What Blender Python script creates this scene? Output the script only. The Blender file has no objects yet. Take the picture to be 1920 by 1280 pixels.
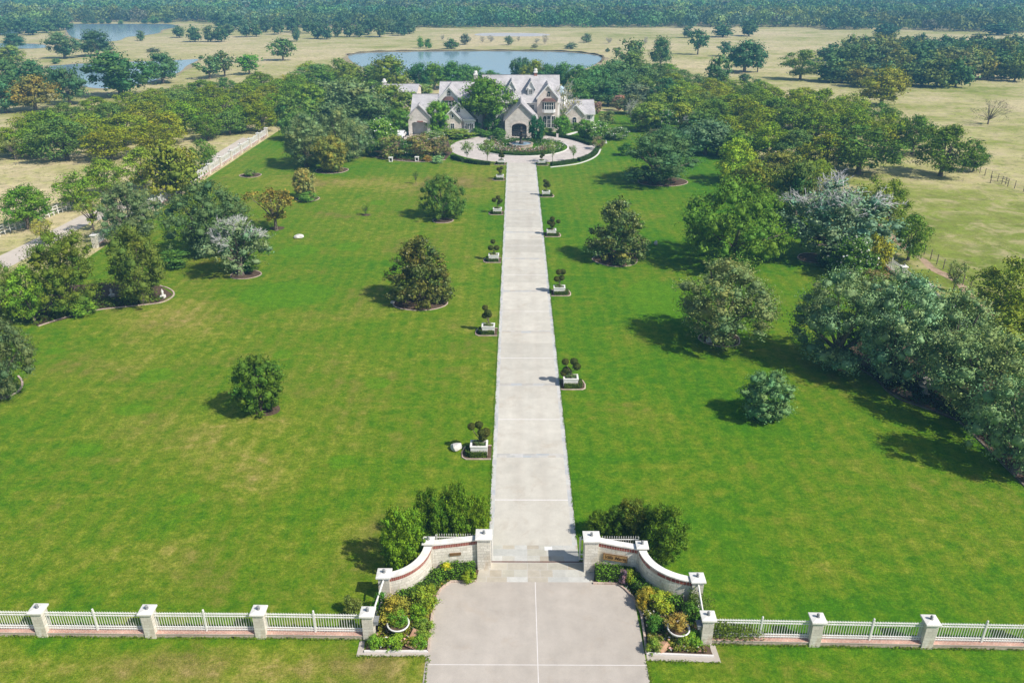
import bpy, math, random
import numpy as np
R = math.radians
rnd = random.Random(7)
scene = bpy.context.scene
COL = scene.collection

# ------------------------------------------------------------------ camera model
H, FPX, PITCH = 32.1, 1493.0, R(24.8)
YAW = math.atan(7 / 1645.0)
CP, SP, CY, SY = math.cos(PITCH), math.sin(PITCH), math.cos(YAW), math.sin(YAW)

def _ray(px, py):
    u, v = px - 960.0, py - 640.0
    df = FPX * CP - v * SP
    return u * CY - df * SY, u * SY + df * CY, -FPX * SP - v * CP

def gp(px, py, z=0.0):            # survey: where a sight line meets the height z
    x, y, dz = _ray(px, py)
    t = (z - H) / dz
    return (x * t, y * t)

def wp(px, py, Y):                # where a sight line meets the upright plane y = Y -> (x, z)
    x, y, dz = _ray(px, py)
    t = Y / y
    return (x * t, H + dz * t)

def ppm(Y, z=0.0):                # pixels of the 1920 frame per metre there
    return FPX / (Y * CP + (H - z) * SP)

# ------------------------------------------------------------------ object helpers
def put(o, parent=None):
    COL.objects.link(o)
    if parent is not None:
        o.parent = parent
    return o

def tag(o, label=None, cat=None, group=None, kind=None):
    if label: o['label'] = label
    if cat: o['category'] = cat
    if group: o['group'] = group
    if kind: o['kind'] = kind
    return o

def empty(name, loc=(0, 0, 0), rz=0.0, scale=(1, 1, 1)):
    o = bpy.data.objects.new(name, None)
    o.empty_display_size = 0.3
    o.location = loc
    o.rotation_euler = (0, 0, rz)
    o.scale = scale
    return put(o)

def copy_tree(o, parent=None):
    c = o.copy()
    put(c)
    c.parent = parent
    for ch in o.children:
        copy_tree(ch, c)
    return c

class MB:
    def __init__(self):
        self.v, self.f, self.m = [], [], []
    def add(self, vs, fs, m=0):
        b = len(self.v)
        self.v += [tuple(p) for p in vs]
        for f in fs:
            self.f.append(tuple(i + b for i in f)); self.m.append(m)
        return self
    def quad(self, a, b, c, d, m=0):
        return self.add([a, b, c, d], [(0, 1, 2, 3)], m)
    def bx(self, x0, x1, y0, y1, z0, z1, m=0):
        vs = [(x, y, z) for z in (z0, z1) for y in (y0, y1) for x in (x0, x1)]
        return self.add(vs, [(0, 2, 3, 1), (4, 5, 7, 6), (0, 1, 5, 4), (2, 6, 7, 3), (0, 4, 6, 2), (1, 3, 7, 5)], m)
    def box(self, c, s, rz=0.0, m=0):
        ca, sa = math.cos(rz), math.sin(rz)
        vs = []
        for z in (-.5, .5):
            for y in (-.5, .5):
                for x in (-.5, .5):
                    X, Y = x * s[0], y * s[1]
                    vs.append((c[0] + X * ca - Y * sa, c[1] + X * sa + Y * ca, c[2] + z * s[2]))
        return self.add(vs, [(0, 2, 3, 1), (4, 5, 7, 6), (0, 1, 5, 4), (2, 6, 7, 3), (0, 4, 6, 2), (1, 3, 7, 5)], m)
    def tube(self, pts, rads, n=6, m=0, cap=True):
        rings = []
        for i, p in enumerate(pts):
            a = pts[max(i - 1, 0)]; b = pts[min(i + 1, len(pts) - 1)]
            d = np.array(b, float) - np.array(a, float)
            d /= (np.linalg.norm(d) + 1e-9)
            ref = np.array((0, 0, 1.0)) if abs(d[2]) < .9 else np.array((1.0, 0, 0))
            s = np.cross(d, ref); s /= np.linalg.norm(s)
            t = np.cross(d, s)
            rings.append([tuple(np.array(p) + rads[i] * (math.cos(k * 2 * math.pi / n) * s + math.sin(k * 2 * math.pi / n) * t)) for k in range(n)])
        vs = [q for r in rings for q in r]
        fs = []
        for i in range(len(pts) - 1):
            for k in range(n):
                fs.append((i * n + k, i * n + (k + 1) % n, (i + 1) * n + (k + 1) % n, (i + 1) * n + k))
        if cap:
            fs.append(tuple(range(n))[::-1]); fs.append(tuple((len(pts) - 1) * n + k for k in range(n)))
        return self.add(vs, fs, m)
    def lathe(self, prof, c=(0, 0, 0), n=16, m=0, sx=1.0, sy=1.0):
        vs = []
        for r, z in prof:
            for k in range(n):
                a = 2 * math.pi * k / n
                vs.append((c[0] + sx * r * math.cos(a), c[1] + sy * r * math.sin(a), c[2] + z))
        fs = []
        for i in range(len(prof) - 1):
            for k in range(n):
                fs.append((i * n + k, i * n + (k + 1) % n, (i + 1) * n + (k + 1) % n, (i + 1) * n + k))
        fs.append(tuple(range(n))[::-1]); fs.append(tuple((len(prof) - 1) * n + k for k in range(n)))
        return self.add(vs, fs, m)
    def prism(self, poly, z0, z1, m=0):
        n = len(poly)
        vs = [(x, y, z0) for x, y in poly] + [(x, y, z1) for x, y in poly]
        fs = [tuple(range(n))[::-1], tuple(range(n, 2 * n))]
        fs += [(k, (k + 1) % n, n + (k + 1) % n, n + k) for k in range(n)]
        return self.add(vs, fs, m)
    def yprism(self, poly, y0, y1, m=0):     # outline in x-z pushed along y
        n = len(poly)
        vs = [(x, y0, z) for x, z in poly] + [(x, y1, z) for x, z in poly]
        fs = [tuple(range(n)), tuple(range(n, 2 * n))[::-1]]
        fs += [(k, n + k, n + (k + 1) % n, (k + 1) % n) for k in range(n)]
        return self.add(vs, fs, m)
    def wallpath(self, pts, th, z0, z1, m=0):  # upright band along a path; z0,z1 numbers or lists
        n = len(pts)
        nz0 = z0 if isinstance(z0, (list, tuple)) else [z0] * n
        nz1 = z1 if isinstance(z1, (list, tuple)) else [z1] * n
        vs = []
        for i in range(n):
            a = pts[max(i - 1, 0)]; b = pts[min(i + 1, n - 1)]
            dx, dy = b[0] - a[0], b[1] - a[1]
            l = math.hypot(dx, dy) or 1
            nx, ny = -dy / l * th / 2, dx / l * th / 2
            x, y = pts[i][0], pts[i][1]
            vs += [(x + nx, y + ny, nz0[i]), (x - nx, y - ny, nz0[i]), (x - nx, y - ny, nz1[i]), (x + nx, y + ny, nz1[i])]
        fs = []
        for i in range(n - 1):
            for k in range(4):
                fs.append((4 * i + k, 4 * i + (k + 1) % 4, 4 * i + 4 + (k + 1) % 4, 4 * i + 4 + k))
        fs.append((3, 2, 1, 0)); e = 4 * (n - 1); fs.append((e, e + 1, e + 2, e + 3))
        return self.add(vs, fs, m)
    def mesh(self, name, mats, smooth=False):
        me = bpy.data.meshes.new(name)
        me.from_pydata(self.v, [], self.f)
        for mt in (mats if isinstance(mats, (list, tuple)) else [mats]):
            me.materials.append(mt)
        me.polygons.foreach_set('material_index', self.m)
        import bmesh
        bm = bmesh.new(); bm.from_mesh(me)
        bmesh.ops.recalc_face_normals(bm, faces=bm.faces)
        bm.to_mesh(me); bm.free()
        if smooth:
            me.polygons.foreach_set('use_smooth', [True] * len(me.polygons))
        me.update()
        return me
    def build(self, name, mats, parent=None, smooth=False, bevel=0):
        o = put(bpy.data.objects.new(name, self.mesh(name, mats, smooth)), parent)
        if bevel:
            b = o.modifiers.new('bevel', 'BEVEL'); b.width = bevel; b.segments = 2; b.limit_method = 'ANGLE'
        return o

def sheet(name, poly, z, mat, label=None, kind='structure'):
    me = bpy.data.meshes.new(name)
    me.from_pydata([(x, y, z) for x, y in poly], [], [tuple(range(len(poly)))])
    me.materials.append(mat)
    o = put(bpy.data.objects.new(name, me))
    me.update()
    if me.polygons[0].normal.z < 0:
        me.flip_normals()
    return tag(o, label, None, None, kind)

def smooth_loop(pts, k=6, closed=True):
    n = len(pts); out = []
    rng = range(n) if closed else range(n - 1)
    for i in rng:
        if closed:
            p0, p1, p2, p3 = pts[(i - 1) % n], pts[i], pts[(i + 1) % n], pts[(i + 2) % n]
        else:
            p0, p1, p2, p3 = pts[max(i - 1, 0)], pts[i], pts[i + 1], pts[min(i + 2, n - 1)]
        for j in range(k):
            t = j / k
            out.append(tuple(.5 * (2 * p1[a] + (p2[a] - p0[a]) * t + (2 * p0[a] - 5 * p1[a] + 4 * p2[a] - p3[a]) * t * t
                              + (3 * p1[a] - p0[a] - 3 * p2[a] + p3[a]) * t ** 3) for a in range(2)))
    if not closed:
        out.append(tuple(pts[-1]))
    return out

# ------------------------------------------------------------------ materials
class NT:
    def __init__(self, name):
        self.mat = bpy.data.materials.new(name)
        self.mat.use_nodes = True
        self.t = self.mat.node_tree
        self.t.nodes.clear()
        self.out = self.n('ShaderNodeOutputMaterial')
    def n(self, typ, **kw):
        nd = self.t.nodes.new(typ)
        for k, v in kw.items():
            setattr(nd, k, v)
        return nd
    def l(self, a, b):
        self.t.links.new(a, b)
    def coord(self, kind='Object', scale=None):
        c = self.n('ShaderNodeTexCoord').outputs[kind]
        if scale is not None:
            mp = self.n('ShaderNodeMapping'); mp.inputs['Scale'].default_value = scale
            self.l(c, mp.inputs[0]); c = mp.outputs[0]
        return c
    def noise(self, vec, scale, detail=3, rough=.55, dist=0.0):
        nd = self.n('ShaderNodeTexNoise')
        nd.inputs['Scale'].default_value = scale; nd.inputs['Detail'].default_value = detail
        nd.inputs['Roughness'].default_value = rough; nd.inputs['Distortion'].default_value = dist
        self.l(vec, nd.inputs['Vector'])
        return nd.outputs['Fac']
    def ramp(self, fac, stops):
        nd = self.n('ShaderNodeValToRGB')
        cr = nd.color_ramp
        while len(cr.elements) < len(stops):
            cr.elements.new(.5)
        for e, (p, c) in zip(cr.elements, stops):
            e.position = p
            e.color = (c, c, c, 1) if isinstance(c, (int, float)) else (*c, 1)
        self.l(fac, nd.inputs[0])
        return nd.outputs[0]
    def math(self, op, a, b=None, clamp=False):
        nd = self.n('ShaderNodeMath', operation=op, use_clamp=clamp)
        for i, x in enumerate((a, b)):
            if x is None: continue
            if isinstance(x, (int, float)): nd.inputs[i].default_value = x
            else: self.l(x, nd.inputs[i])
        return nd.outputs[0]
    def mix(self, fac, a, b, blend='MIX'):
        nd = self.n('ShaderNodeMix', data_type='RGBA', blend_type=blend)
        for i, x in ((0, fac), (6, a), (7, b)):
            if isinstance(x, (int, float)): nd.inputs[i].default_value = x if i == 0 else (x, x, x, 1)
            elif isinstance(x, tuple): nd.inputs[i].default_value = (*x, 1)
            else: self.l(x, nd.inputs[i])
        return nd.outputs[2]
    def bsdf(self, col, rough=.7, spec=.3, bump=None, bstr=.3, bdist=.02, metal=0.0):
        p = self.n('ShaderNodeBsdfPrincipled')
        if isinstance(col, tuple): p.inputs['Base Color'].default_value = (*col, 1)
        else: self.l(col, p.inputs['Base Color'])
        if isinstance(rough, (int, float)): p.inputs['Roughness'].default_value = rough
        else: self.l(rough, p.inputs['Roughness'])
        p.inputs['Specular IOR Level'].default_value = spec
        p.inputs['Metallic'].default_value = metal
        if bump is not None:
            b = self.n('ShaderNodeBump', invert=bstr < 0); b.inputs['Strength'].default_value = abs(bstr); b.inputs['Distance'].default_value = bdist
            self.l(bump, b.inputs['Height']); self.l(b.outputs[0], p.inputs['Normal'])
        self.l(p.outputs[0], self.out.inputs[0])
        return p

def m_noisy(name, c1, c2, scale=2.0, rough=.75, spec=.25, fine=None, fineamt=.25, bump=.0, bdist=.02):
    t = NT(name); co = t.coord()
    f = t.noise(co, scale, 4)
    col = t.ramp(f, [(.3, c1), (.7, c2)])
    g = t.noise(co, fine or scale * 9, 3)
    k = t.ramp(g, [(.25, 1 - fineamt), (.75, 1 + fineamt)])
    col = t.mix(1.0, col, k, 'MULTIPLY')
    t.bsdf(col, rough, spec, g if bump else None, bump, bdist)
    return t.mat

def wallvec(t):          # wall coordinates: run along the wall, height
    s = t.n('ShaderNodeSeparateXYZ'); t.l(t.coord(), s.inputs[0])
    c = t.n('ShaderNodeCombineXYZ')
    t.l(t.math('ADD', s.outputs[0], s.outputs[1]), c.inputs[0]); t.l(s.outputs[2], c.inputs[1])
    return c.outputs[0]

def m_brick(name, c1, c2, mortar, w=.5, h=.2, ms=.012, vary=.2, flat=False, stain=None):
    t = NT(name)
    vec = t.coord() if flat else wallvec(t)
    b = t.n('ShaderNodeTexBrick')
    b.inputs['Color1'].default_value = (*c1, 1); b.inputs['Color2'].default_value = (*c2, 1)
    b.inputs['Mortar'].default_value = (*mortar, 1)
    b.inputs['Scale'].default_value = 1.0; b.inputs['Mortar Size'].default_value = ms
    b.inputs['Brick Width'].default_value = w; b.inputs['Row Height'].default_value = h
    b.inputs['Bias'].default_value = 0.0
    b.offset = .43; b.squash = 1.3; b.squash_frequency = 3
    t.l(vec, b.inputs['Vector'])
    n = t.noise(t.coord(), 1.1, 4)
    col = t.mix(1.0, b.outputs['Color'], t.ramp(n, [(.25, 1 - vary), (.75, 1 + vary)]), 'MULTIPLY')
    g = t.noise(t.coord(), 14, 3)
    col = t.mix(1.0, col, t.ramp(g, [(.3, .86), (.7, 1.12)]), 'MULTIPLY')
    if stain:
        sn = t.noise(t.coord('Object', (1.3, 1.3, .45)), 1.0, 4)
        col = t.mix(t.ramp(sn, [(.55, 0.0), (.72, .7)]), col, stain)
    t.bsdf(col, .85, .2, b.outputs['Fac'], -.4, .01)
    return t.mat

M = {}
M['stone'] = m_brick('pale_limestone', (.74, .70, .62), (.60, .56, .48), (.52, .48, .41), .42, .2, .014, .16, stain=(.42, .30, .17))
M['stone_house'] = m_brick('house_stone', (.68, .625, .565), (.58, .525, .47), (.55, .51, .46), .55, .24, .015, .18)
M['stone_warm'] = m_brick('house_stone_warm', (.70, .615, .55), (.62, .53, .47), (.58, .52, .47), .55, .24, .015, .16)
M['redbrick'] = m_brick('red_brick', (.33, .10, .07), (.24, .07, .055), (.42, .33, .28), .11, .4, .012, .2)
M['pinkbrick'] = m_brick('pink_brick', (.50, .27, .20), (.38, .19, .14), (.52, .43, .37), .22, .08, .012, .25, flat=True)
M['white'] = m_noisy('white_paint', (.80, .79, .76), (.66, .65, .61), 2.2, .55, .4, fineamt=.08)
M['coping'] = m_noisy('white_coping', (.80, .785, .75), (.60, .58, .53), 1.8, .75, .2, fineamt=.12)
M['stucco'] = m_noisy('white_stucco', (.78, .765, .75), (.70, .685, .67), 1.2, .85, .2, fineamt=.06)
M['trim'] = m_noisy('house_trim', (.74, .73, .71), (.66, .65, .63), 2, .7, .2, fineamt=.04)
M['concrete'] = None
M['dark'] = m_noisy('dark_metal', (.02, .02, .02), (.035, .033, .03), 5, .45, .4)
M['bronze'] = m_noisy('dark_bronze', (.035, .03, .025), (.06, .05, .04), 5, .5, .4)
M['copper'] = m_brick('copper_roof', (.15, .085, .07), (.12, .07, .06), (.07, .045, .04), .35, 9.0, .04, .15)
M['mulch'] = m_noisy('mulch', (.075, .05, .035), (.13, .09, .06), 3, .95, .1, 30, .5, .6, .03)
M['edging'] = m_brick('stone_edging', (.52, .42, .35), (.45, .34, .28), (.3, .25, .2), .3, .3, .02, .25)
M['bark'] = m_noisy('bark', (.12, .095, .075), (.2, .165, .135), 4, .9, .15, 25, .35)
M['palebark'] = m_noisy('pale_bark', (.42, .37, .32), (.52, .47, .42), 4, .85, .15, 20, .2)
M['twig'] = m_noisy('dry_twigs', (.48, .47, .47), (.60, .585, .58), 3, .8, .2, 20, .15)
M['rock'] = m_noisy('pale_rock', (.52, .50, .47), (.64, .62, .58), 3, .85, .2, 16, .15, .4, .03)
M['redrock'] = m_noisy('brown_rock', (.36, .20, .12), (.46, .29, .19), 3, .85, .2, 16, .25, .5, .03)
M['sign_board'] = m_noisy('bronze_plate', (.40, .23, .085), (.48, .29, .11), 4, .45, .5, 20, .1)
M['plaque'] = m_noisy('brown_plate', (.16, .09, .04), (.2, .12, .055), 6, .5, .4)
M['terracotta'] = m_noisy('terracotta', (.5, .24, .15), (.58, .3, .2), 4, .8, .2)
M['blackrubber'] = m_noisy('rubber', (.015, .015, .015), (.025, .025, .025), 5, .8, .2)
M['carpaint'] = m_noisy('car_paint', (.75, .75, .76), (.72, .72, .73), 1, .25, .5, fineamt=.02)

def m_glass(name, c=(.02, .028, .035), rough=.08):
    t = NT(name); t.bsdf(c, rough, .6); return t.mat
M['glass'] = m_glass('window_glass')

# roofing: pale grey-violet slate in thin courses
t = NT('roof_slate')
b = t.n('ShaderNodeTexBrick')
for k, c in (('Color1', (.50, .48, .485)), ('Color2', (.42, .405, .41)), ('Mortar', (.34, .33, .34))):
    b.inputs[k].default_value = (*c, 1)
b.inputs['Scale'].default_value = 1; b.inputs['Brick Width'].default_value = .4; b.inputs['Row Height'].default_value = .28
b.inputs['Mortar Size'].default_value = .012
t.l(wallvec(t), b.inputs['Vector'])
n = t.noise(t.coord(), .5, 4)
t.bsdf(t.mix(1.0, b.outputs[0], t.ramp(n, [(.25, .78), (.75, 1.18)]), 'MULTIPLY'), .6, .35, b.outputs['Fac'], -.5, .03)
M['roof'] = t.mat
M['roofdark'] = m_noisy('roof_edge', (.22, .215, .23), (.28, .27, .285), 2, .7, .3, fineamt=.1)

# concrete of the drive
def m_concrete(name, c1, c2, slabs=0):
    t = NT(name); co = t.coord()
    a = t.noise(co, .12, 4); bb = t.noise(co, .9, 5, .65); s = t.noise(t.coord('Object', (1.2, .12, 1)), 1.0, 4)
    col = t.ramp(a, [(.3, c1), (.7, c2)])
    col = t.mix(1.0, col, t.ramp(bb, [(.25, .87), (.75, 1.08)]), 'MULTIPLY')
    col = t.mix(1.0, col, t.ramp(s, [(.3, .95), (.7, 1.03)]), 'MULTIPLY')
    if slabs:      # every slab cured to its own tone; wheel paths are a little darker
        sx = t.n('ShaderNodeSeparateXYZ'); t.l(co, sx.inputs[0])
        wn = t.n('ShaderNodeTexWhiteNoise', noise_dimensions='1D')
        t.l(t.math('FLOOR', t.math('ADD', t.math('MULTIPLY', sx.outputs[1], 1 / 5.46), .35)), wn.inputs['W'])
        col = t.mix(1.0, col, t.ramp(wn.outputs['Value'], [(0, .90), (1, 1.07)]), 'MULTIPLY')
        tr_ = t.math('ABSOLUTE', t.math('SUBTRACT', t.math('ABSOLUTE', t.math('SUBTRACT', sx.outputs[0], 1.12)), .85))
        wob = t.noise(t.coord('Object', (.5, .05, 1)), 1.0, 3)
        col = t.mix(t.math('MULTIPLY', t.ramp(tr_, [(.1, .55), (.6, 0.0)]), t.ramp(wob, [(.3, 0.0), (.7, .5)])), col, (.36, .31, .26))
    st = t.noise(co, .55, 5, .7, .6)
    col = t.mix(t.ramp(st, [(.55, 0.0), (.75, .42)]), col, (.36, .28, .20))
    g = t.noise(co, 22, 3)
    col = t.mix(1.0, col, t.ramp(g, [(.3, .955), (.7, 1.045)]), 'MULTIPLY')
    t.bsdf(col, .8, .25, g, .15, .004)
    return t.mat
M['concrete'] = m_concrete('concrete_drive', (.51, .48, .415), (.58, .55, .48), 1)
M['apron'] = m_concrete('concrete_apron', (.42, .375, .325), (.47, .425, .375))
M['joint'] = m_noisy('pale_joint', (.70, .67, .65), (.64, .61, .59), 1.5, .8, .2, fineamt=.08)
M['paver'] = m_brick('court_pavers', (.55, .50, .46), (.49, .44, .40), (.43, .38, .35), .9, .9, .02, .1, flat=True)

def m_slate(name, w, h, cols, mortar=(.5, .48, .45)):
    t = NT(name); co = t.coord()
    b = t.n('ShaderNodeTexBrick')
    b.inputs['Color1'].default_value = (0, 0, 0, 1); b.inputs['Color2'].default_value = (1, 1, 1, 1); b.inputs['Mortar'].default_value = (.5, .5, .5, 1)
    b.inputs['Scale'].default_value = 1; b.inputs['Brick Width'].default_value = w; b.inputs['Row Height'].default_value = h
    b.inputs['Mortar Size'].default_value = .012; b.offset = .37; b.squash = 1.6; b.squash_frequency = 2
    t.l(co, b.inputs['Vector'])
    col = t.ramp(b.outputs['Color'], [(i / (len(cols) - 1), c) for i, c in enumerate(cols)])
    n = t.noise(co, 2.2, 5, .65)
    col = t.mix(1.0, col, t.ramp(n, [(.25, .86), (.75, 1.12)]), 'MULTIPLY')
    col = t.mix(b.outputs['Fac'], col, mortar)
    t.bsdf(col, .75, .3, b.outputs['Fac'], -.3, .006)
    return t.mat
M['slate'] = m_slate('slate_paving', .75, .62, [(.42, .39, .31), (.50, .49, .44), (.41, .36, .28), (.54, .53, .49), (.44, .44, .41), (.48, .43, .34)])
M['slate_up'] = m_slate('slate_band', .6, .42, [(.50, .48, .44), (.41, .41, .40), (.46, .41, .34), (.52, .51, .49), (.38, .40, .41)])
M['slate_edge'] = m_slate('slate_border', .7, .62, [(.50, .50, .46), (.54, .53, .50), (.42, .43, .44), (.52, .49, .44)])

# foliage: leaf tint (own colour of each leaf) times the colour of the individual plant
def m_leaf(name, rough=.6, spec=.12, trans=.14):
    t = NT(name)
    at = t.n('ShaderNodeAttribute', attribute_name='tint')
    oi = t.n('ShaderNodeObjectInfo')
    col = t.mix(1.0, at.outputs['Color'], oi.outputs['Color'], 'MULTIPLY')
    p = t.bsdf(col, rough, spec)
    tr = t.n('ShaderNodeBsdfTranslucent')
    t.l(t.mix(1.0, col, (1.25, 1.2, .6), 'MULTIPLY'), tr.inputs[0])
    ms = t.n('ShaderNodeMixShader'); ms.inputs[0].default_value = trans
    t.l(p.outputs[0], ms.inputs[1]); t.l(tr.outputs[0], ms.inputs[2]); t.l(ms.outputs[0], t.out.inputs[0])
    return t.mat
M['leaf'] = m_leaf('leaves')
M['leafgloss'] = m_leaf('glossy_leaves', .45, .3, .1)
def m_petal(name, c):
    t = NT(name); at = t.n('ShaderNodeAttribute', attribute_name='tint')
    t.bsdf(t.mix(1.0, at.outputs['Color'], c, 'MULTIPLY'), .7, .2); return t.mat
M['petal_white'] = m_petal('white_petals', (.72, .72, .66))
M['petal_pink'] = m_petal('pink_petals', (.62, .33, .29))
M['petal_red'] = m_petal('red_petals', (.5, .05, .06))
M['petal_yellow'] = m_petal('yellow_petals', (.72, .5, .06))
M['petal_violet'] = m_petal('violet_petals', (.34, .2, .5))
M['petal_salmon'] = m_petal('salmon_leaves', (.42, .25, .17))

# ------------------------------------------------------------------ ground
def grid_sheet(name, x0, x1, y0, y1, step, z, mat):
    nx, ny = int((x1 - x0) / step) + 1, int((y1 - y0) / step) + 1
    X, Y = np.meshgrid(np.linspace(x0, x1, nx), np.linspace(y0, y1, ny))
    V = np.stack([X.ravel(), Y.ravel(), np.full(X.size, z)], 1)
    i = np.arange(nx * ny).reshape(ny, nx)
    Fc = np.stack([i[:-1, :-1].ravel(), i[:-1, 1:].ravel(), i[1:, 1:].ravel(), i[1:, :-1].ravel()], 1)
    me = np_mesh(name, V, Fc, mat)
    return me, V

def np_mesh(name, V, Fc, mat, fmat=None, tint=None):
    me = bpy.data.meshes.new(name)
    nv, nf, k = len(V), len(Fc), Fc.shape[1]
    me.vertices.add(nv); me.vertices.foreach_set('co', np.ascontiguousarray(V, np.float32).ravel())
    me.loops.add(nf * k); me.loops.foreach_set('vertex_index', np.ascontiguousarray(Fc, np.int32).ravel())
    me.polygons.add(nf); me.polygons.foreach_set('loop_start', np.arange(0, nf * k, k, dtype=np.int32))
    for m in (mat if isinstance(mat, (list, tuple)) else [mat]):
        me.materials.append(m)
    if fmat is not None:
        me.polygons.foreach_set('material_index', np.asarray(fmat, np.int32))
    if tint is not None:
        a = me.attributes.new('tint', 'FLOAT_COLOR', 'POINT')
        a.data.foreach_set('color', np.ascontiguousarray(tint, np.float32).ravel())
    me.update(calc_edges=True)
    return me

# pasture: dry straw with greener and barer patches
t = NT('pasture_grass'); co = t.coord()
n1 = t.noise(co, .012, 4, .6, .3); n2 = t.noise(t.coord('Object', (.055, .085, 1)), 1.0, 6, .7); n3 = t.noise(co, .45, 6, .75); n4 = t.noise(co, 3.5, 3, .7)
sep = t.n('ShaderNodeSeparateXYZ'); t.l(co, sep.inputs[0])
def mrange(t, v, a, b):
    nd = t.n('ShaderNodeMapRange', interpolation_type='SMOOTHSTEP'); nd.inputs[1].default_value = a; nd.inputs[2].default_value = b
    t.l(v, nd.inputs[0]); return nd.outputs[0]
near = mrange(t, sep.outputs[1], 190, 95)
rightside = mrange(t, sep.outputs[0], 20, 60)
g = t.math('ADD', t.math('MULTIPLY', n1, .8), t.math('MULTIPLY', n2, .75))
g = t.math('ADD', g, t.math('MULTIPLY', t.math('MULTIPLY', near, rightside), .30))
g = t.math('ADD', g, t.math('MULTIPLY', n3, .45))
col = t.ramp(g, [(.74, (.60, .485, .30)), (.96, (.50, .43, .235)), (1.05, (.42, .385, .17))])
col2 = t.ramp(t.math('SUBTRACT', g, .5), [(.50, (.34, .325, .12)), (.64, (.25, .275, .06)), (.80, (.165, .215, .03))])
col = t.mix(mrange(t, g, 1.0, 1.16), col, col2)
col = t.mix(1.0, col, t.ramp(n3, [(.3, .62), (.7, 1.32)]), 'MULTIPLY')
col = t.mix(1.0, col, t.ramp(n4, [(.25, .7), (.75, 1.28)]), 'MULTIPLY')
tuft = t.noise(co, .55, 5, .8, .6)
col = t.mix(t.ramp(tuft, [(.52, 0.0), (.62, .7)]), col, (.135, .155, .035))
tan_ = t.noise(co, .21, 5, .75, .8)
col = t.mix(t.ramp(tan_, [(.50, 0.0), (.66, .65)]), col, (.47, .385, .22))
bare = t.noise(co, .03, 5, .65, .8)
col = t.mix(t.ramp(bare, [(.62, 0.0), (.74, .6)]), col, (.46, .35, .25))
t.bsdf(col, .95, .1, n4, .5, .08)
M['pasture'] = t.mat
G = 3200
gm = bpy.data.meshes.new('ground')
gm.from_pydata([(-G, -G, 0), (G, -G, 0), (G, G, 0), (-G, G, 0)], [], [(0, 1, 2, 3)])
gm.materials.append(M['pasture'])
tag(put(bpy.data.objects.new('ground', gm)), kind='structure')

# mown lawn
t = NT('lawn_grass'); co = t.coord()
dry = t.n('ShaderNodeAttribute', attribute_name='dry').outputs['Fac']
lush = t.n('ShaderNodeAttribute', attribute_name='lush').outputs['Fac']
n1 = t.noise(co, .05, 4, .6, .4); n2 = t.noise(t.coord('Object', (.20, .30, 1)), 1.0, 6, .72, 1.6); n3 = t.noise(co, 1.3, 5, .7); n4 = t.noise(co, 4.5, 5, .75); n5 = t.noise(co, 16, 3, .7)
sep = t.n('ShaderNodeSeparateXYZ'); t.l(co, sep.inputs[0])
stripe = t.math('SINE', t.math('MULTIPLY', t.math('ADD', sep.outputs[0], t.math('MULTIPLY', n2, .5)), 4.1))
d = t.math('ADD', dry, t.math('MULTIPLY', t.math('SUBTRACT', n1, .5), 1.25))
d = t.math('ADD', d, t.math('MULTIPLY', t.math('SUBTRACT', n2, .5), 1.1))
d = t.math('ADD', d, t.math('MULTIPLY', t.math('SUBTRACT', n3, .5), .85))
d = t.math('ADD', d, t.math('MULTIPLY', t.math('SUBTRACT', n4, .5), .6))
d = t.math('ADD', d, t.math('MULTIPLY', stripe, .06))
lu = t.ramp(t.math('ADD', lush, t.math('MULTIPLY', t.math('SUBTRACT', n3, .5), .5)), [(.35, 0.0), (.6, 1.0)])
d = t.math('SUBTRACT', d, t.math('MULTIPLY', lu, .12))
col = t.ramp(d, [(.0, (.046, .150, .0022)), (.22, (.076, .170, .0035)), (.42, (.114, .180, .007)), (.62, (.168, .204, .018)), (.82, (.235, .22, .043)), (1.0, (.31, .245, .085))])
soil = t.noise(co, .10, 4, .65, .6)
col = t.mix(t.math('MULTIPLY', t.ramp(soil, [(.48, 0.0), (.66, .6)]), t.ramp(d, [(.35, 0.0), (.7, 1.0)])), col, (.115, .095, .030))
col = t.mix(t.math('MULTIPLY', lu, .55), col, (.088, .205, .004))
col = t.mix(1.0, col, t.ramp(n3, [(.3, .80), (.7, 1.2)]), 'MULTIPLY')
col = t.mix(1.0, col, t.ramp(n4, [(.3, .70), (.7, 1.30)]), 'MULTIPLY')
col = t.mix(1.0, col, t.ramp(n5, [(.3, .55), (.7, 1.45)]), 'MULTIPLY')
p = t.bsdf(col, .9, .12, n5, .6, .05)
M['lawn'] = t.mat
LX0, LX1, LY0, LY1 = -53.2, 44.0, 3.0, 210.0
lm, LV = grid_sheet('lawn', LX0, LX1, LY0, LY1, .6, .004, M['lawn'])
dryv = np.where(LV[:, 0] < 1, .375, .23) + 0.0
dryv += .22 * np.clip((31.6 - LV[:, 1]) / 1.5, 0, 1) * np.where(LV[:, 0] < 1, 1, .55) + .06 * np.clip((50 - LV[:, 1]) / 15, 0, 1) * np.where(LV[:, 0] < 1, 1, 1.2)
lushv = np.zeros(len(LV))
def blob(arr, px, py, rx, ry, amp, soft=1.0):
    cx, cy = gp(px, py)
    ax = rx / ppm(cy)
    y1 = gp(px, py - ry)[1]; y0 = gp(px, py + ry)[1]
    ay = (y1 - y0) / 2
    q = ((LV[:, 0] - cx) / ax) ** 2 + ((LV[:, 1] - cy) / ay) ** 2
    arr += amp * np.exp(-q ** 1.5 * soft)
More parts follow.
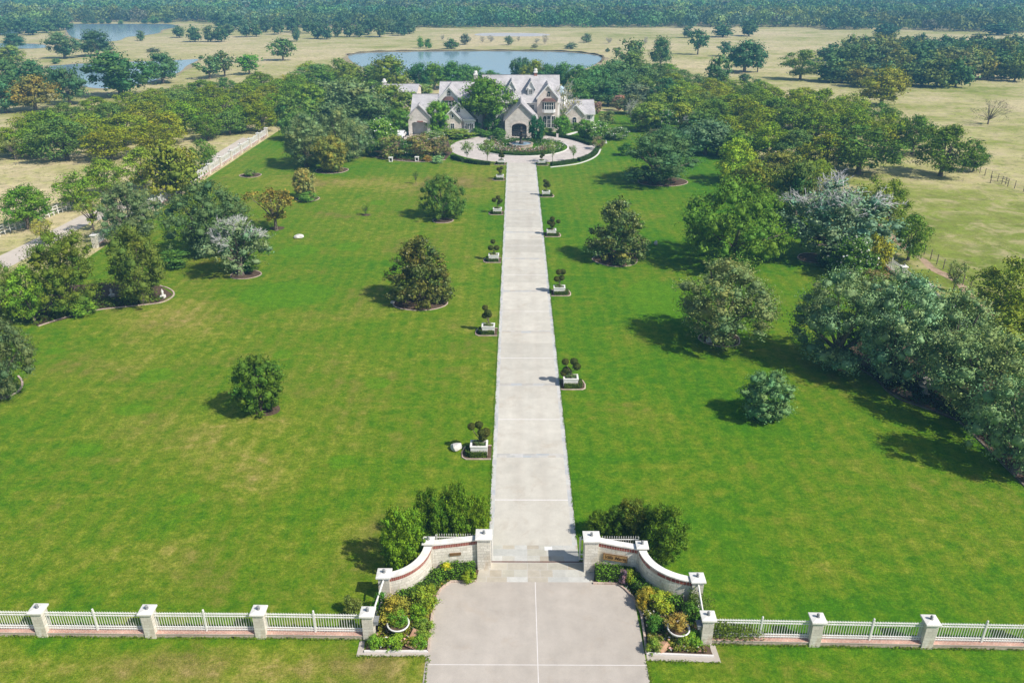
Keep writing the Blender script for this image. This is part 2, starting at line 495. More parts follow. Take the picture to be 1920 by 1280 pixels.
for a in [(295, 703, 34, 15), (708, 718, 26, 12), (535, 552, 95, 26), (655, 462, 28, 8), (105, 658, 18, 8), (530, 665, 20, 10), (350, 935, 28, 13),
          (160, 843, 34, 14), (710, 380, 16, 5), (250, 768, 40, 12), (640, 865, 30, 14), (1230, 560, 60, 40), (560, 470, 40, 12)]:
    blob(lushv, *a, 1.0)
for a in [(330, 800, 120, 40, .16), (870, 430, 50, 40, .22), (735, 345, 130, 16, .34), (880, 350, 60, 40, .15), (470, 870, 150, 50, .14), (520, 790, 70, 22, .22),
          (330, 590, 120, 30, .25), (420, 500, 60, 30, .2), (1160, 545, 60, 30, .12), (1330, 860, 160, 60, .12), (1190, 640, 60, 40, .13), (1210, 780, 60, 30, .12),
          (1240, 930, 60, 25, .2), (1540, 1080, 60, 40, .22), (1700, 1030, 160, 50, .12), (230, 1060, 130, 50, .16), (330, 1040, 50, 40, .16), (700, 1240, 160, 30, .1),
          (350, 1250, 300, 30, .22), (1000, 345, 120, 15, .12), (1180, 315, 120, 15, .14), (1280, 365, 60, 20, .15), (600, 340, 120, 12, .22), (470, 420, 60, 40, .14), (1720, 1250, 300, 25, .05)]:
    blob(dryv, *a)
for nm, arr in (('dry', dryv), ('lush', lushv)):
    a = lm.attributes.new(nm, 'FLOAT', 'POINT'); a.data.foreach_set('value', np.ascontiguousarray(arr, np.float32))
tag(put(bpy.data.objects.new('lawn', lm)), kind='structure')

# ------------------------------------------------------------------ the long drive
DX0, DX1 = -1.63, 3.87
GATE_Y = gp(1000, 1053)[1]
AP_Y = gp(1000, 1091)[1]
CIRC = gp(981, 276); CR_OUT, CR_IN = 14.9, 9.1
DEND = CIRC[1] - math.sqrt(CR_OUT ** 2 - 3.2 ** 2)
dm = MB(); zc = .014
bands = []
y = gp(1000, 854)[1]; step = gp(1000, 721)[1] - y
SL_Y0 = gp(1000, 1022)[1]
strips = []                        # (y0, y1, kind)
yb = SL_Y0
marks = []
k = -1
yy = gp(1000, 937)[1]
marks.append((yy, .09, 2))
while True:
    k += 1
    s = y + k * step
    if s > DEND - 2: break
    marks.append((s, .5, 3)); 
    if s + step * .5 < DEND - 2: marks.append((s + step * .47, .09, 2))
cur = SL_Y0
for s, w, mt in marks:
    strips.append((cur, s - w / 2, 0)); strips.append((s - w / 2, s + w / 2, mt)); cur = s + w / 2
strips.append((cur, DEND, 0))
bw = .3
for a, b, mt in strips:
    dm.quad((DX0, a, zc), (DX0 + bw, a, zc), (DX0 + bw, b, zc), (DX0, b, zc), 1)
    dm.quad((DX1 - bw, a, zc), (DX1, a, zc), (DX1, b, zc), (DX1 - bw, b, zc), 1)
    dm.quad((DX0 + bw, a, zc), (DX1 - bw, a, zc), (DX1 - bw, b, zc), (DX0 + bw, b, zc), mt)
o = dm.build('driveway', [M['concrete'], M['slate_edge'], M['joint'], M['slate_up']]); tag(o, kind='structure')
# slate threshold at the gate and the concrete apron outside
AX0, AX1 = -4.58, 6.76
tm = MB()
tm.quad((DX0, GATE_Y + .05, zc), (DX1, GATE_Y + .05, zc), (DX1, SL_Y0, zc), (DX0, SL_Y0, zc), 0)
tm.quad((-2.7, AP_Y, zc), (4.75, AP_Y, zc), (4.75, GATE_Y - .05, zc), (-2.7, GATE_Y - .05, zc), 0)
tag(tm.build('slate_paving', M['slate']), kind='structure')
tag(MB().quad((-2.45, GATE_Y - .05, zc + .004), (4.55, GATE_Y - .05, zc + .004), (4.55, GATE_Y + .05, zc + .004), (-2.45, GATE_Y + .05, zc + .004)).build('gate_track', m_noisy('rusty_track', (.16, .06, .04), (.10, .05, .04), 4)), kind='structure')
sq = gp(1028, 1028)
tag(MB().box((sq[0], sq[1], zc + .006), (.48, .36, .004)).build('pale_paver', M['trim']), kind='structure')
am = MB(); JY = gp(1000, 1246)[1]; JX = gp(1007, 1200)[0]; jw = .02
for x0, x1, mt in ((AX0, JX - jw, 0), (JX - jw, JX + jw, 1), (JX + jw, AX1, 0)):
    am.quad((x0, -5, zc), (x1, -5, zc), (x1, JY - jw, zc), (x0, JY - jw, zc), mt)
    am.quad((x0, JY - jw, zc), (x1, JY - jw, zc), (x1, JY + jw, zc), (x0, JY + jw, zc), 1)
    am.quad((x0, JY + jw, zc), (x1, JY + jw, zc), (x1, AP_Y, zc), (x0, AP_Y, zc), mt)
tag(am.build('drive_apron', [M['apron'], M['joint']]), kind='structure')

# turning circle
cm = MB(); n = 72
for i in range(n):
    a, b = 2 * math.pi * i / n, 2 * math.pi * (i + 1) / n
    P = lambda r, q: (CIRC[0] + r * math.cos(q), CIRC[1] + r * math.sin(q), zc + .004)
    cm.quad(P(CR_IN - .4, a), P(CR_OUT, a), P(CR_OUT, b), P(CR_IN - .4, b))
tag(cm.build('turning_circle', M['paver']), kind='structure')
PC_Y = gp(975, 258)[1]
tag(sheet('entrance_paving', [(-2.6, CIRC[1] + CR_IN - 1), (5.2, CIRC[1] + CR_IN - 1), (5.2, PC_Y + 9), (-2.6, PC_Y + 9)], zc + .008, M['paver']))
tag(sheet('garage_court', [gp(735, 262), gp(850, 262), gp(850, 246), gp(735, 246)], zc, M['paver']))
tag(sheet('garden_path', smooth_loop([gp(1055, 258), gp(1080, 250), gp(1120, 240), gp(1120, 238), gp(1078, 247.5), gp(1050, 255)], 4), .012, M['joint']))
# side lane outside the left boundary, dirt track on the right
lane = [(10, 505), (60, 478), (165, 420), (300, 372), (385, 318), (470, 262)]
lane_hi = [(-10, 484), (50, 456), (150, 405), (270, 362), (365, 312), (455, 258)]
tag(sheet('side_lane', [gp(*p) for p in lane] + [gp(*p) for p in lane_hi][::-1], .006, m_concrete('lane_surface', (.52, .455, .39), (.57, .51, .44))))
tr = [gp(*p) for p in [(1640, 415), (1700, 465), (1745, 500), (1800, 535), (1850, 590), (1925, 655)]]
trk = m_noisy('bare_earth', (.34, .23, .15), (.43, .32, .22), 1.2, .95, .1, 8, .25)
pts = smooth_loop(tr, 5, False)
tag(sheet('dirt_track', [(x - .45 + .25 * math.sin(i), y) for i, (x, y) in enumerate(pts)] + [(x + .55 + .2 * math.sin(i * 1.7), y) for i, (x, y) in enumerate(pts)][::-1], .006, trk))

# ------------------------------------------------------------------ ponds
t = NT('pond_water'); co = t.coord('Object', (.6, 1.6, 1))
w = t.noise(co, 1.2, 3)
t.bsdf((.25, .37, .47), .10, .6, w, .05, .1)
M['water'] = t.mat
M['mud'] = m_noisy('pond_margin', (.27, .235, .13), (.36, .29, .19), .2, .95, .1, 2, .25)
ponds = {
 'pond_water': [(655, 103), (690, 99.5), (760, 97.6), (860, 96.6), (960, 96.6), (1050, 98), (1105, 102.5), (1127, 108), (1122, 117), (1100, 128), (1050, 140), (900, 150), (740, 140), (690, 130), (660, 116)],
 'lake_water': [(128, 47), (180, 45.6), (260, 45.4), (318, 46), (332, 51), (305, 56), (298, 62), (268, 67), (238, 70), (218, 77), (160, 76), (130, 66)],
 'marsh_water': [(-60, 83), (30, 82), (80, 84.5), (82, 90), (30, 92), (-60, 92)],
 'creek_water': [(92, 125), (130, 121.5), (170, 119), (260, 116), (340, 113), (372, 112), (350, 124), (330, 138), (240, 163), (160, 163), (140, 143), (108, 134)],
 'slough_water': [(-40, 58), (32, 55), (32, 62), (-40, 66)],
 'pool_water': [(890, 66), (905, 62.8), (960, 62.4), (1010, 63), (1032, 66), (1000, 68.6), (920, 68.4)]}
pond_polys = {}
for nm, pl in ponds.items():
    loop = smooth_loop([gp(*p) for p in pl], 6)
    cx = sum(p[0] for p in loop) / len(loop); cy = sum(p[1] for p in loop) / len(loop)
    pond_polys[nm] = loop
    L = [math.hypot(p[0] - cx, p[1] - cy) for p in loop]
    if nm != 'pool_water':
        sheet('pond_margin', [(cx + (p[0] - cx) * (1 + (2.2 + 1.2 * math.sin(i * .9)) / l), cy + (p[1] - cy) * (1 + (2.2 + 1.2 * math.sin(i * .9)) / l)) for i, (p, l) in enumerate(zip(loop, L))], .02, M['mud'])
    sheet(nm, loop, .04, M['water'] if nm != 'pool_water' else m_noisy('dry_pool', (.5, .47, .44), (.42, .42, .43), .05, .6, .4))
# dam bank along the far shore of the big pond: a low earth step with a dark foot
far = smooth_loop([gp(*p) for p in [(652, 104), (688, 98.6), (760, 96.6), (860, 95.6), (960, 95.6), (1052, 97), (1108, 101.5), (1131, 108), (1126, 118)]], 8, False)
bm_ = MB()
bm_.wallpath(far, .8, 0, [.5 + .18 * math.sin(i * 1.3) for i in range(len(far))])
tag(bm_.build('pond_bank', m_noisy('bank_earth', (.10, .085, .05), (.2, .16, .09), .5, .95, .1, 3, .4)), kind='structure')
def inside(poly, x, y):
    c = False; n = len(poly); j = n - 1
    for i in range(n):
        xi, yi = poly[i]; xj, yj = poly[j]
        if (yi > y) != (yj > y) and x < (xj - xi) * (y - yi) / (yj - yi) + xi: c = not c
        j = i
    return c

# ------------------------------------------------------------------ foliage
def unit(a):
    return a / (np.linalg.norm(a, axis=1, keepdims=True) + 1e-9)

def leaf_cards(rng, P, N, size, aspect=.6, up=None):
    n = len(P)
    r = rng.normal(size=(n, 3))
    if up is not None:
        r = r * .5 + np.array(up)
    U = unit(r - N * np.sum(r * N, 1, keepdims=True))
    W = np.cross(N, U)
    s = (size * rng.uniform(.65, 1.35, n))[:, None]
    a = U * s * .5; b = W * s * .5 * aspect
    bend = N * s * .12
    V = np.stack([P - a - bend, P + b + bend, P + a - bend, P - b + bend], 1).reshape(-1, 3)
    Fc = np.arange(4 * n).reshape(n, 4)
    return V, Fc

PROF = {
 'dome': [(0, .55), (.12, .86), (.35, 1), (.6, .92), (.8, .68), (.93, .38), (1, .1)],
 'round': [(0, .35), (.15, .75), (.4, 1), (.65, .95), (.85, .62), (1, .15)],
 'vase': [(0, .18), (.2, .5), (.5, .88), (.75, 1), (.92, .7), (1, .3)],
 'cone': [(0, .8), (.1, 1), (.4, .93), (.62, .74), (.8, .52), (.93, .32), (1, .1)],
 'oval': [(0, .5), (.2, .88), (.45, 1), (.7, .94), (.88, .72), (1, .35)],
 'spire': [(0, .7), (.15, 1), (.45, .92), (.7, .65), (.88, .35), (1, .05)],
 'flat': [(0, .5), (.25, .85), (.55, 1), (.8, .85), (1, .4)],
}

def crown(seed, prof='dome', z0=.12, clumps=40, cr=(.10, .17), leaves=6000, leaf=.03, squash=.8, upn=.3, droop=0.0, aspect=.6, hollow=.55,
          tintvar=.14, leafvar=.32, flower=None, fl_n=0, fl_mat=1, upleaf=None, core=.10, stray=.06, warm=.10, extra_dir=None, lop=.0, body=.5):
    rng = np.random.default_rng(seed)
    pt = np.array([p[0] for p in PROF[prof]]); pr = np.array([p[1] for p in PROF[prof]])
    C, CR = [], []
    k = 0
    while len(C) < clumps and k < clumps * 40:
        k += 1
        t = rng.uniform(0, 1); e = np.interp(t, pt, pr)
        if rng.uniform() > e * .9 + .1: continue
        th = rng.uniform(0, 2 * math.pi)
        c = rng.uniform(*cr)
        rr = max(0, e * .5 * (1 + lop * math.sin(th * 2 + seed)) - c * .75) * (rng.uniform() ** .35)
        z = z0 + t * (1 - z0)
        z = min(max(z, z0 + c * .5), 1 - c * squash * .75)
        p = np.array((rr * math.cos(th), rr * math.sin(th), z))
        if C and min(np.linalg.norm(p - q) for q in C) < c * .55 and k < clumps * 20: continue
        C.append(p); CR.append(c)
    C = np.array(C); CR = np.array(CR)
    w = CR ** 2; w /= w.sum()
    idx = rng.choice(len(C), leaves, p=w)
    d = rng.normal(size=(leaves, 3)); d[:, 2] += upn; d = unit(d)
    rad = hollow + (1 - hollow) * rng.uniform(0, 1, leaves) ** .6
    st = rng.uniform(0, 1, leaves) < stray
    rad = np.where(st, rng.uniform(1.0, 1.35, leaves), rad)
    # leaves sit on sprigs that stick out of each clump by different amounts
    KS = 11
    sd = rng.normal(size=(len(C), KS, 3)); sd[..., 2] += upn; sd /= np.linalg.norm(sd, axis=2, keepdims=True)
    sr = rng.uniform(.45, 1.2, (len(C), KS))
    aniso = rng.uniform(.75, 1.3, (len(C), 3))
    j_ = rng.integers(0, KS, leaves)
    g3 = rng.normal(size=(leaves, 3))
    off = sd[idx, j_] * sr[idx, j_][:, None] + g3 * .27 + d * (rad * .12)[:, None]
    off = np.where(st[:, None], d * rad[:, None], off) * aniso[idx]
    P = C[idx] + off * CR[idx][:, None] * np.array((1, 1, squash))
    d = unit(sd[idx, j_] * .8 + unit(g3) * .75)
    P[:, 2] -= droop * np.linalg.norm(P[:, :2] - C[idx][:, :2], axis=1)
    P[:, 2] = np.maximum(P[:, 2], .01)
    # a few leaves inside so the middle does not look hollow
    nc = int(leaves * core)
    if nc:
        j = rng.choice(len(C), nc)
        Pc = C[j] * np.array((.6, .6, .94)) + rng.normal(size=(nc, 3)) * .05
        P = np.concatenate([P, Pc]); d = np.concatenate([d, unit(rng.normal(size=(nc, 3)))]); idx = np.concatenate([idx, j])
    kxy = .5 / np.percentile(np.hypot(P[:, 0], P[:, 1]), 96)
    ztop = np.percentile(P[:, 2], 99.6); kz = (1 - z0 * .5) / (ztop - z0 * .5)
    for A in (P, C):
        A[:, :2] *= kxy; A[:, 2] = z0 * .5 + (A[:, 2] - z0 * .5) * kz
    P[:, 2] = np.maximum(P[:, 2], .01)
    N = unit(d + rng.normal(size=d.shape) * .36)
    V, Fc = leaf_cards(rng, P, N, leaf, aspect, upleaf)
    ct = 1 + rng.uniform(-tintvar, tintvar, len(C)); cw = rng.normal(0, warm, len(C))
    lt = ct[idx] * (1 + rng.uniform(-leafvar, leafvar, len(P)))
    wr = cw[idx] + rng.normal(0, .06, len(P))
    T = np.stack([lt * (1 + wr), lt, lt * (1 - wr * .8), np.ones(len(P))], 1)
    fm = np.zeros(len(P), int)
    if fl_n:
        up = np.where((d[:, 2] > -.1) & (rad[:1].mean() > -1 if False else d[:, 2] > -.1))[0]
        ch = rng.choice(up, min(fl_n, len(up)), replace=False)
        fm[ch] = fl_mat
        T[ch, :3] = rng.uniform(.8, 1.15, (len(ch), 1))
    Tv = np.repeat(np.clip(T, .05, 3), 4, axis=0)
    if body:      # the packed inner twigs and leaves of each clump, as a small rough body
        ns, nr = 7, 5
        th = np.arange(ns) * 2 * math.pi / ns; ph = np.linspace(0, math.pi, nr)
        S = np.array([(math.sin(p) * math.cos(a), math.sin(p) * math.sin(a), math.cos(p)) for p in ph for a in th])
        q = np.array([(r * ns + k, (r + 1) * ns + k, (r + 1) * ns + (k + 1) % ns, r * ns + (k + 1) % ns) for r in range(nr - 1) for k in range(ns)])
        bv, bf, bt = [], [], []
        for i in range(len(C)):
            rr = CR[i] * body * (1 + rng.uniform(-.35, .35, len(S)))
            B_ = C[i] + S * rr[:, None] * np.array((kxy, kxy, squash * kz))
            B_[:, 2] = np.maximum(B_[:, 2], .012)
            bv.append(B_); bf.append(q + len(V) + i * len(S)); g_ = ct[i] * rng.uniform(.7, 1.1, len(S))
            bt.append(np.stack([g_ * (1 + cw[i]), g_, g_ * (1 - cw[i] * .8), np.ones(len(S))], 1))
        V = np.concatenate([V] + bv); Fc = np.concatenate([Fc] + bf); Tv = np.concatenate([Tv] + bt)
        fm = np.concatenate([fm, np.zeros(len(Fc) - len(fm), int)])
    return V, Fc, fm, Tv, C, CR

def trunk_mesh(name, C, seed, z0, r=.035, bark='bark', limbs=7, base=1.0, split=.5, lean=0.0):
    rng = random.Random(seed)
    m = MB()
    zs = z0 + (1 - z0) * .12
    m.tube([(0, 0, -.01), (lean * .3, 0, zs * .4), (lean, .01, zs)], [r * 1.5, r * 1.1, r * .95], 7)
    order = list(range(len(C))); rng.shuffle(order)
    for i in order[:limbs]:
        c = C[i]
        a = (lean, .01, zs * rng.uniform(.75, 1.0))
        mid = (c[0] * .45 + lean * .5, c[1] * .45, a[2] + (c[2] - a[2]) * split)
        m.tube([a, mid, tuple(c)], [r * .7, r * .42, r * .12], 5)
    return m.mesh(name, M[bark])

def twig_mesh(name, seed, C, CR, zmin, n=140, L=.13, r=.0035, mat='twig', spread=.5):
    rng = np.random.default_rng(seed)
    m = MB()
    sel = [i for i in range(len(C)) if C[i][2] > zmin]
    for _ in range(n):
        i = sel[rng.integers(len(sel))]
        p = C[i] + rng.normal(size=3) * CR[i] * .35
        out = unit((np.array((C[i][0] * 1.2, C[i][1] * 1.2, .35)) + rng.normal(size=3) * .22)[None])[0]
        q = p + out * L * rng.uniform(.6, 1.25)
        m.tube([tuple(p), tuple(q)], [r, r * .3], 3, cap=False)
        for _ in range(5):
            f = rng.uniform(.25, .95); s = p + (q - p) * f
            o2 = unit((out + rng.normal(size=3) * spread)[None])[0]
            m.tube([tuple(s), tuple(s + o2 * L * .5 * rng.uniform(.5, 1.1))], [r * .6, r * .2], 3, cap=False)
    return m.mesh(name, M[mat])

KINDS = {   # kind: (variants, crown settings, trunk settings, leaf material)
 'oak':     (3, dict(prof='dome', z0=.08, clumps=95, cr=(.06, .125), leaves=14000, leaf=.023, squash=.8, upn=.4, hollow=.74, lop=.2, stray=.11, aspect=.5), dict(r=.04, limbs=9)),
 'oakmid':  (3, dict(prof='dome', z0=.16, clumps=38, cr=(.11, .18), leaves=3200, leaf=.048, squash=.85, hollow=.55, lop=.12, stray=.08), dict(r=.035, limbs=7)),
 'pecan':   (5, dict(prof='round', z0=.14, clumps=62, cr=(.075, .135), leaves=5600, leaf=.040, squash=.62, upn=.5, droop=.3, hollow=.55, core=.06, stray=.12, aspect=.5, lop=.15, body=.35), dict(r=.03, limbs=12)),
 'sparse':  (2, dict(prof='vase', z0=.24, clumps=26, cr=(.07, .13), leaves=1700, leaf=.05, squash=.7, upn=.3, droop=.2, hollow=.3, core=.04, stray=.16, lop=.25, body=0), dict(r=.03, limbs=16)),
 'magnolia':(2, dict(prof='cone', z0=.015, clumps=120, cr=(.055, .095), leaves=8000, leaf=.036, squash=.8, upn=.45, hollow=.7, core=.2, leafvar=.4, tintvar=.15, warm=.16), dict(r=.03, limbs=4)),
 'oakhigh': (1, dict(prof='dome', z0=.36, clumps=60, cr=(.08, .14), leaves=7000, leaf=.034, squash=.7, upn=.4, hollow=.5, lop=.25, stray=.1), dict(r=.035, limbs=12)),
 'upright': (2, dict(prof='dome', z0=.03, clumps=150, cr=(.05, .085), leaves=15000, leaf=.025, squash=1.25, upn=.9, hollow=.7, core=.15, aspect=.45, stray=.05, upleaf=(0, 0, 1.2)), dict(r=.035, limbs=8)),
 'ball':    (3, dict(prof='oval', z0=.03, clumps=95, cr=(.08, .125), leaves=8000, leaf=.036, squash=.85, upn=.5, hollow=.6, body=.62), dict(r=.025, limbs=6)),
 'bush':    (3, dict(prof='flat', z0=.0, clumps=34, cr=(.10, .17), leaves=2600, leaf=.058, squash=.85, upn=.6, hollow=.55), None),
 'bushwhite': (2, dict(prof='oval', z0=.02, clumps=40, cr=(.09, .15), leaves=3400, leaf=.05, squash=.85, upn=.5, hollow=.5, fl_n=330), None, 'petal_white'),
 'bushpink':(2, dict(prof='oval', z0=.02, clumps=40, cr=(.09, .15), leaves=3000, leaf=.045, squash=.95, upn=.6, hollow=.5, fl_n=420), None, 'petal_salmon'),
 'bushred': (1, dict(prof='oval', z0=.02, clumps=30, cr=(.09, .15), leaves=1800, leaf=.06, squash=.9, upn=.5, hollow=.5, fl_n=700), None, 'petal_red'),
 'pinktree':(1, dict(prof='vase', z0=.05, clumps=36, cr=(.09, .15), leaves=2400, leaf=.05, squash=.9, upn=.5, hollow=.5, fl_n=1200), None, 'petal_pink'),
 'crape':   (2, dict(prof='vase', z0=.38, clumps=24, cr=(.08, .14), leaves=1100, leaf=.055, squash=.8, upn=.4, hollow=.3, core=.04, stray=.12, fl_n=90, body=0), dict(r=.02, limbs=9, bark='palebark'), 'petal_white'),
 'conifer': (1, dict(prof='oval', z0=.0, clumps=110, cr=(.06, .10), leaves=6500, leaf=.045, squash=1.2, upn=.9, hollow=.7, aspect=.6), dict(r=.03, limbs=3)),
 'far':     (5, dict(prof='dome', z0=.10, clumps=24, cr=(.13, .22), leaves=750, leaf=.10, squash=.85, hollow=.55, lop=.15, stray=.08), dict(r=.03, limbs=5)),
 'farpecan':(3, dict(prof='round', z0=.2, clumps=26, cr=(.10, .17), leaves=800, leaf=.085, squash=.75, hollow=.4, lop=.2, stray=.1), dict(r=.028, limbs=6)),
 'silver':  (2, dict(prof='dome', z0=.16, clumps=60, cr=(.08, .14), leaves=6500, leaf=.032, squash=.85, hollow=.5, lop=.15), dict(r=.04, limbs=10)),
 'greybare':(2, dict(prof='vase', z0=.10, clumps=40, cr=(.08, .14), leaves=1300, leaf=.04, squash=.9, hollow=.3, core=.0, stray=.2, body=0), dict(r=.03, limbs=16, bark='palebark')),
}
KINDS['dead'] = (1, dict(prof='flat', z0=.12, clumps=36, cr=(.08, .14), leaves=160, leaf=.03, squash=.9, hollow=.3, core=.0, stray=.2, body=0), dict(r=.018, limbs=22))
PROTO = {}
def protos(kind):
    if kind in PROTO: return PROTO[kind]
    spec = KINDS[kind]; out = []
    for v in range(spec[0]):
        seed = sum(map(ord, kind)) * 7 + v * 13
        V, Fc, fm, T, C, CR = crown(seed, **spec[1])
        mats = [M['leafgloss'] if kind == 'magnolia' else M['leaf']]
        if len(spec) > 3: mats.append(M[spec[3]])
        cm_ = np_mesh(kind + '_crown', V, Fc, mats, fm, T)
        tm_ = trunk_mesh(kind + '_trunk', C, seed, spec[1]['z0'], **spec[2]) if spec[2] else None
        ex = None
        if kind == 'silver': ex = twig_mesh('silver_twigs', seed, C, CR, .62, 300, .13, .004)
        if kind == 'dead': ex = twig_mesh('dark_twigs', seed, C, CR, .2, 150, .15, .0028, 'bark')
        if kind == 'greybare': ex = twig_mesh('grey_twigs', seed, C, CR, .2, 220, .14)
        out.append((cm_, tm_, ex))
    PROTO[kind] = out
    return out

NAMES = {'oak': 'oak_tree', 'oakhigh': 'oak_tree', 'oakmid': 'oak_tree', 'pecan': 'orchard_tree', 'sparse': 'young_tree', 'magnolia': 'magnolia_tree', 'upright': 'shade_tree', 'ball': 'round_tree',
         'bush': 'shrub', 'bushwhite': 'flowering_shrub', 'bushpink': 'flowering_shrub', 'bushred': 'flowering_shrub', 'pinktree': 'flowering_tree', 'crape': 'flowering_tree',
         'conifer': 'conifer_tree', 'far': 'field_tree', 'farpecan': 'field_tree', 'silver': 'oak_tree', 'greybare': 'bare_tree', 'dead': 'bare_tree'}
TINT = {'oak': (.066, .098, .040), 'oakhigh': (.07, .13, .02), 'oakmid': (.060, .098, .034), 'pecan': (.085, .145, .012), 'sparse': (.14, .17, .03), 'magnolia': (.062, .085, .022), 'upright': (.085, .15, .022),
        'ball': (.09, .16, .016), 'bush': (.09, .15, .02), 'bushwhite': (.075, .14, .022), 'bushpink': (.10, .12, .04), 'bushred': (.07, .10, .02), 'pinktree': (.07, .10, .03), 'crape': (.10, .15, .03),
        'conifer': (.03, .085, .03), 'far': (.050, .085, .028), 'farpecan': (.065, .11, .022), 'silver': (.078, .108, .055), 'greybare': (.13, .135, .08), 'dead': (.10, .10, .05)}
LEAFGAIN = 1.9
def jitter(c, a=.10, rng=rnd):
    k = LEAFGAIN * (1 + rng.uniform(-a, a)); wv = rng.uniform(-a, a)
    return (c[0] * .95 * k * (1 + wv), c[1] * 1.06 * k, c[2] * .82 * k * (1 - wv), 1)
COUNT = {}
def plant_at(kind, x, y, w, h, label, group=None, tint=None, cat=None, jit=.10, variant=None):
    pr = protos(kind); i = COUNT.get(kind, 0); COUNT[kind] = i + 1
    cm_, tm_, ex = pr[(i if variant is None else variant) % len(pr)]
    rz = rnd.uniform(0, 6.28); nm = NAMES[kind]
    cat = cat or ('shrub' if 'shrub' in nm else 'tree')
    if tm_ is None and ex is None:
        root = crown_o = put(bpy.data.objects.new(nm, cm_))
    else:
        root = put(bpy.data.objects.new(nm, None)); root.empty_display_size = .2
        crown_o = put(bpy.data.objects.new('crown', cm_), root)
        put(bpy.data.objects.new('trunk', tm_), root)
        if ex: put(bpy.data.objects.new('dry_twigs', ex), root)
    root.location = (x, y, 0); root.rotation_euler = (0, 0, rz); root.scale = (w * rnd.uniform(.97, 1.05), w, h)
    crown_o.color = jitter(tint or TINT[kind], jit)
    return tag(root, label, cat, group)

def T(kind, px, base, w, top, label, group=None, tint=None, cat=None, jit=.07, variant=None):
    x, y = gp(px, base)
    h = max(.5, wp(px, top, y)[1])
    k = ppm(y, h * .5)
    return plant_at(kind, x, y, w / k, h, label, group, tint, cat, jit, variant)

def hedge(path, w, h, n_per_m2=70, leaf=.11, tint=(.045, .10, .012), name='hedge', label=None, group=None, cat='hedge', z0=.0, seed=1, closed=False):
    rng = np.random.default_rng(seed)
    pts = np.array(path, float); seg = np.linalg.norm(pts[1:] - pts[:-1], axis=1); cum = np.concatenate([[0], np.cumsum(seg)])
    L = cum[-1]; n = int(L * (w + 2 * h) * n_per_m2) + 60
    s = rng.uniform(0, L, n); i = np.clip(np.searchsorted(cum, s) - 1, 0, len(seg) - 1)
    f = ((s - cum[i]) / seg[i])[:, None]
    c = pts[i] * (1 - f) + pts[i + 1] * f
    dvec = (pts[i + 1] - pts[i]) / seg[i][:, None]; nv = np.stack([-dvec[:, 1], dvec[:, 0]], 1)
    q = rng.uniform(-h, w + h, n)
    top = (q >= 0) & (q <= w)
    side = np.where(q < 0, -1.0, 1.0)
    off = np.where(top, q - w / 2, side * w / 2); z = np.where(top, h, np.where(q < 0, h + q, h - (q - w)))
    hm = 1 + .05 * np.sin(s * 2.3) + rng.normal(0, .03, n)
    off = off * (1 + rng.normal(0, .05, n)); 
    P = np.stack([c[:, 0] + nv[:, 0] * off, c[:, 1] + nv[:, 1] * off, z0 + np.maximum(z * hm, .02)], 1)
    N = np.where(top[:, None], np.array((0, 0, 1.0)), np.stack([nv[:, 0] * side, nv[:, 1] * side, np.full(n, .25)], 1))
    N = unit(N + rng.normal(size=N.shape) * .45)
    V, Fc = leaf_cards(rng, P, N, leaf, .7)
    tv = (1 + .2 * np.sin(s * 3.1 + 1) * np.sin(s * 1.3)) * rng.uniform(.7, 1.3, n)
    Tn = np.repeat(np.stack([tv, tv, tv, np.ones(n)], 1), 4, axis=0)
    o = put(bpy.data.objects.new(name, np_mesh(name, V, Fc, M['leaf'], None, Tn)))
    o.color = (*tint, 1)
    # dense inner body, coloured dark to stand in for interior shade
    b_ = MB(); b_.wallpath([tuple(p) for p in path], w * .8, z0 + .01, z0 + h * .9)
    inner = b_.build('inner_growth', M['shadecore'], o)
    return tag(o, label, cat, group)
M['shadecore'] = m_noisy('hedge_inner_shade', (.018, .035, .008), (.03, .055, .012), 4, .9, .1)  # far darker than the leaves: the shade inside is put into the colour

def ground_cover(name, poly, n, h, leaf, tint, mats=None, fl=0.0, seed=1, label=None):
    """low planting over a bed: stuff"""
    rng = np.random.default_rng(seed)
    xs = [p[0] for p in poly]; ys = [p[1] for p in poly]
    P = []
    while len(P) < n:
        x, y = rng.uniform(min(xs), max(xs)), rng.uniform(min(ys), max(ys))
        if inside(poly, x, y): P.append((x, y))
    P = np.array(P)
    fld = .5 + .5 * np.sin(P[:, 0] * 2.1 + np.sin(P[:, 1] * 1.7) * 1.5) * np.cos(P[:, 1] * 2.6 + P[:, 0])
    z = h * (.25 + .75 * fld) * rng.uniform(.3, 1.0, n) + .02
    Q = np.stack([P[:, 0], P[:, 1], z], 1)
    N = unit(np.array((0, 0, 1.0)) + rng.normal(size=Q.shape) * .6)
    V, Fc = leaf_cards(rng, Q, N, leaf, .6)
    tv = rng.uniform(.6, 1.35, n) * (.8 + .4 * fld); wv = rng.normal(0, .12, n)
    Tn = np.stack([tv * (1 + wv), tv, tv * (1 - wv), np.ones(n)], 1)
    fm = np.zeros(n, int)
    if mats:
        for j in range(len(mats)):
            ch = rng.uniform(size=n) < fl / len(mats)
            fm[ch] = j + 1; Tn[ch, :3] = rng.uniform(.8, 1.15, (ch.sum(), 1))
    o = put(bpy.data.objects.new(name, np_mesh(name, V, Fc, [M['leaf']] + [M[k] for k in (mats or [])], fm, np.repeat(Tn, 4, axis=0))))
    o.color = (*tint, 1)
    return tag(o, label, None, None, 'stuff')

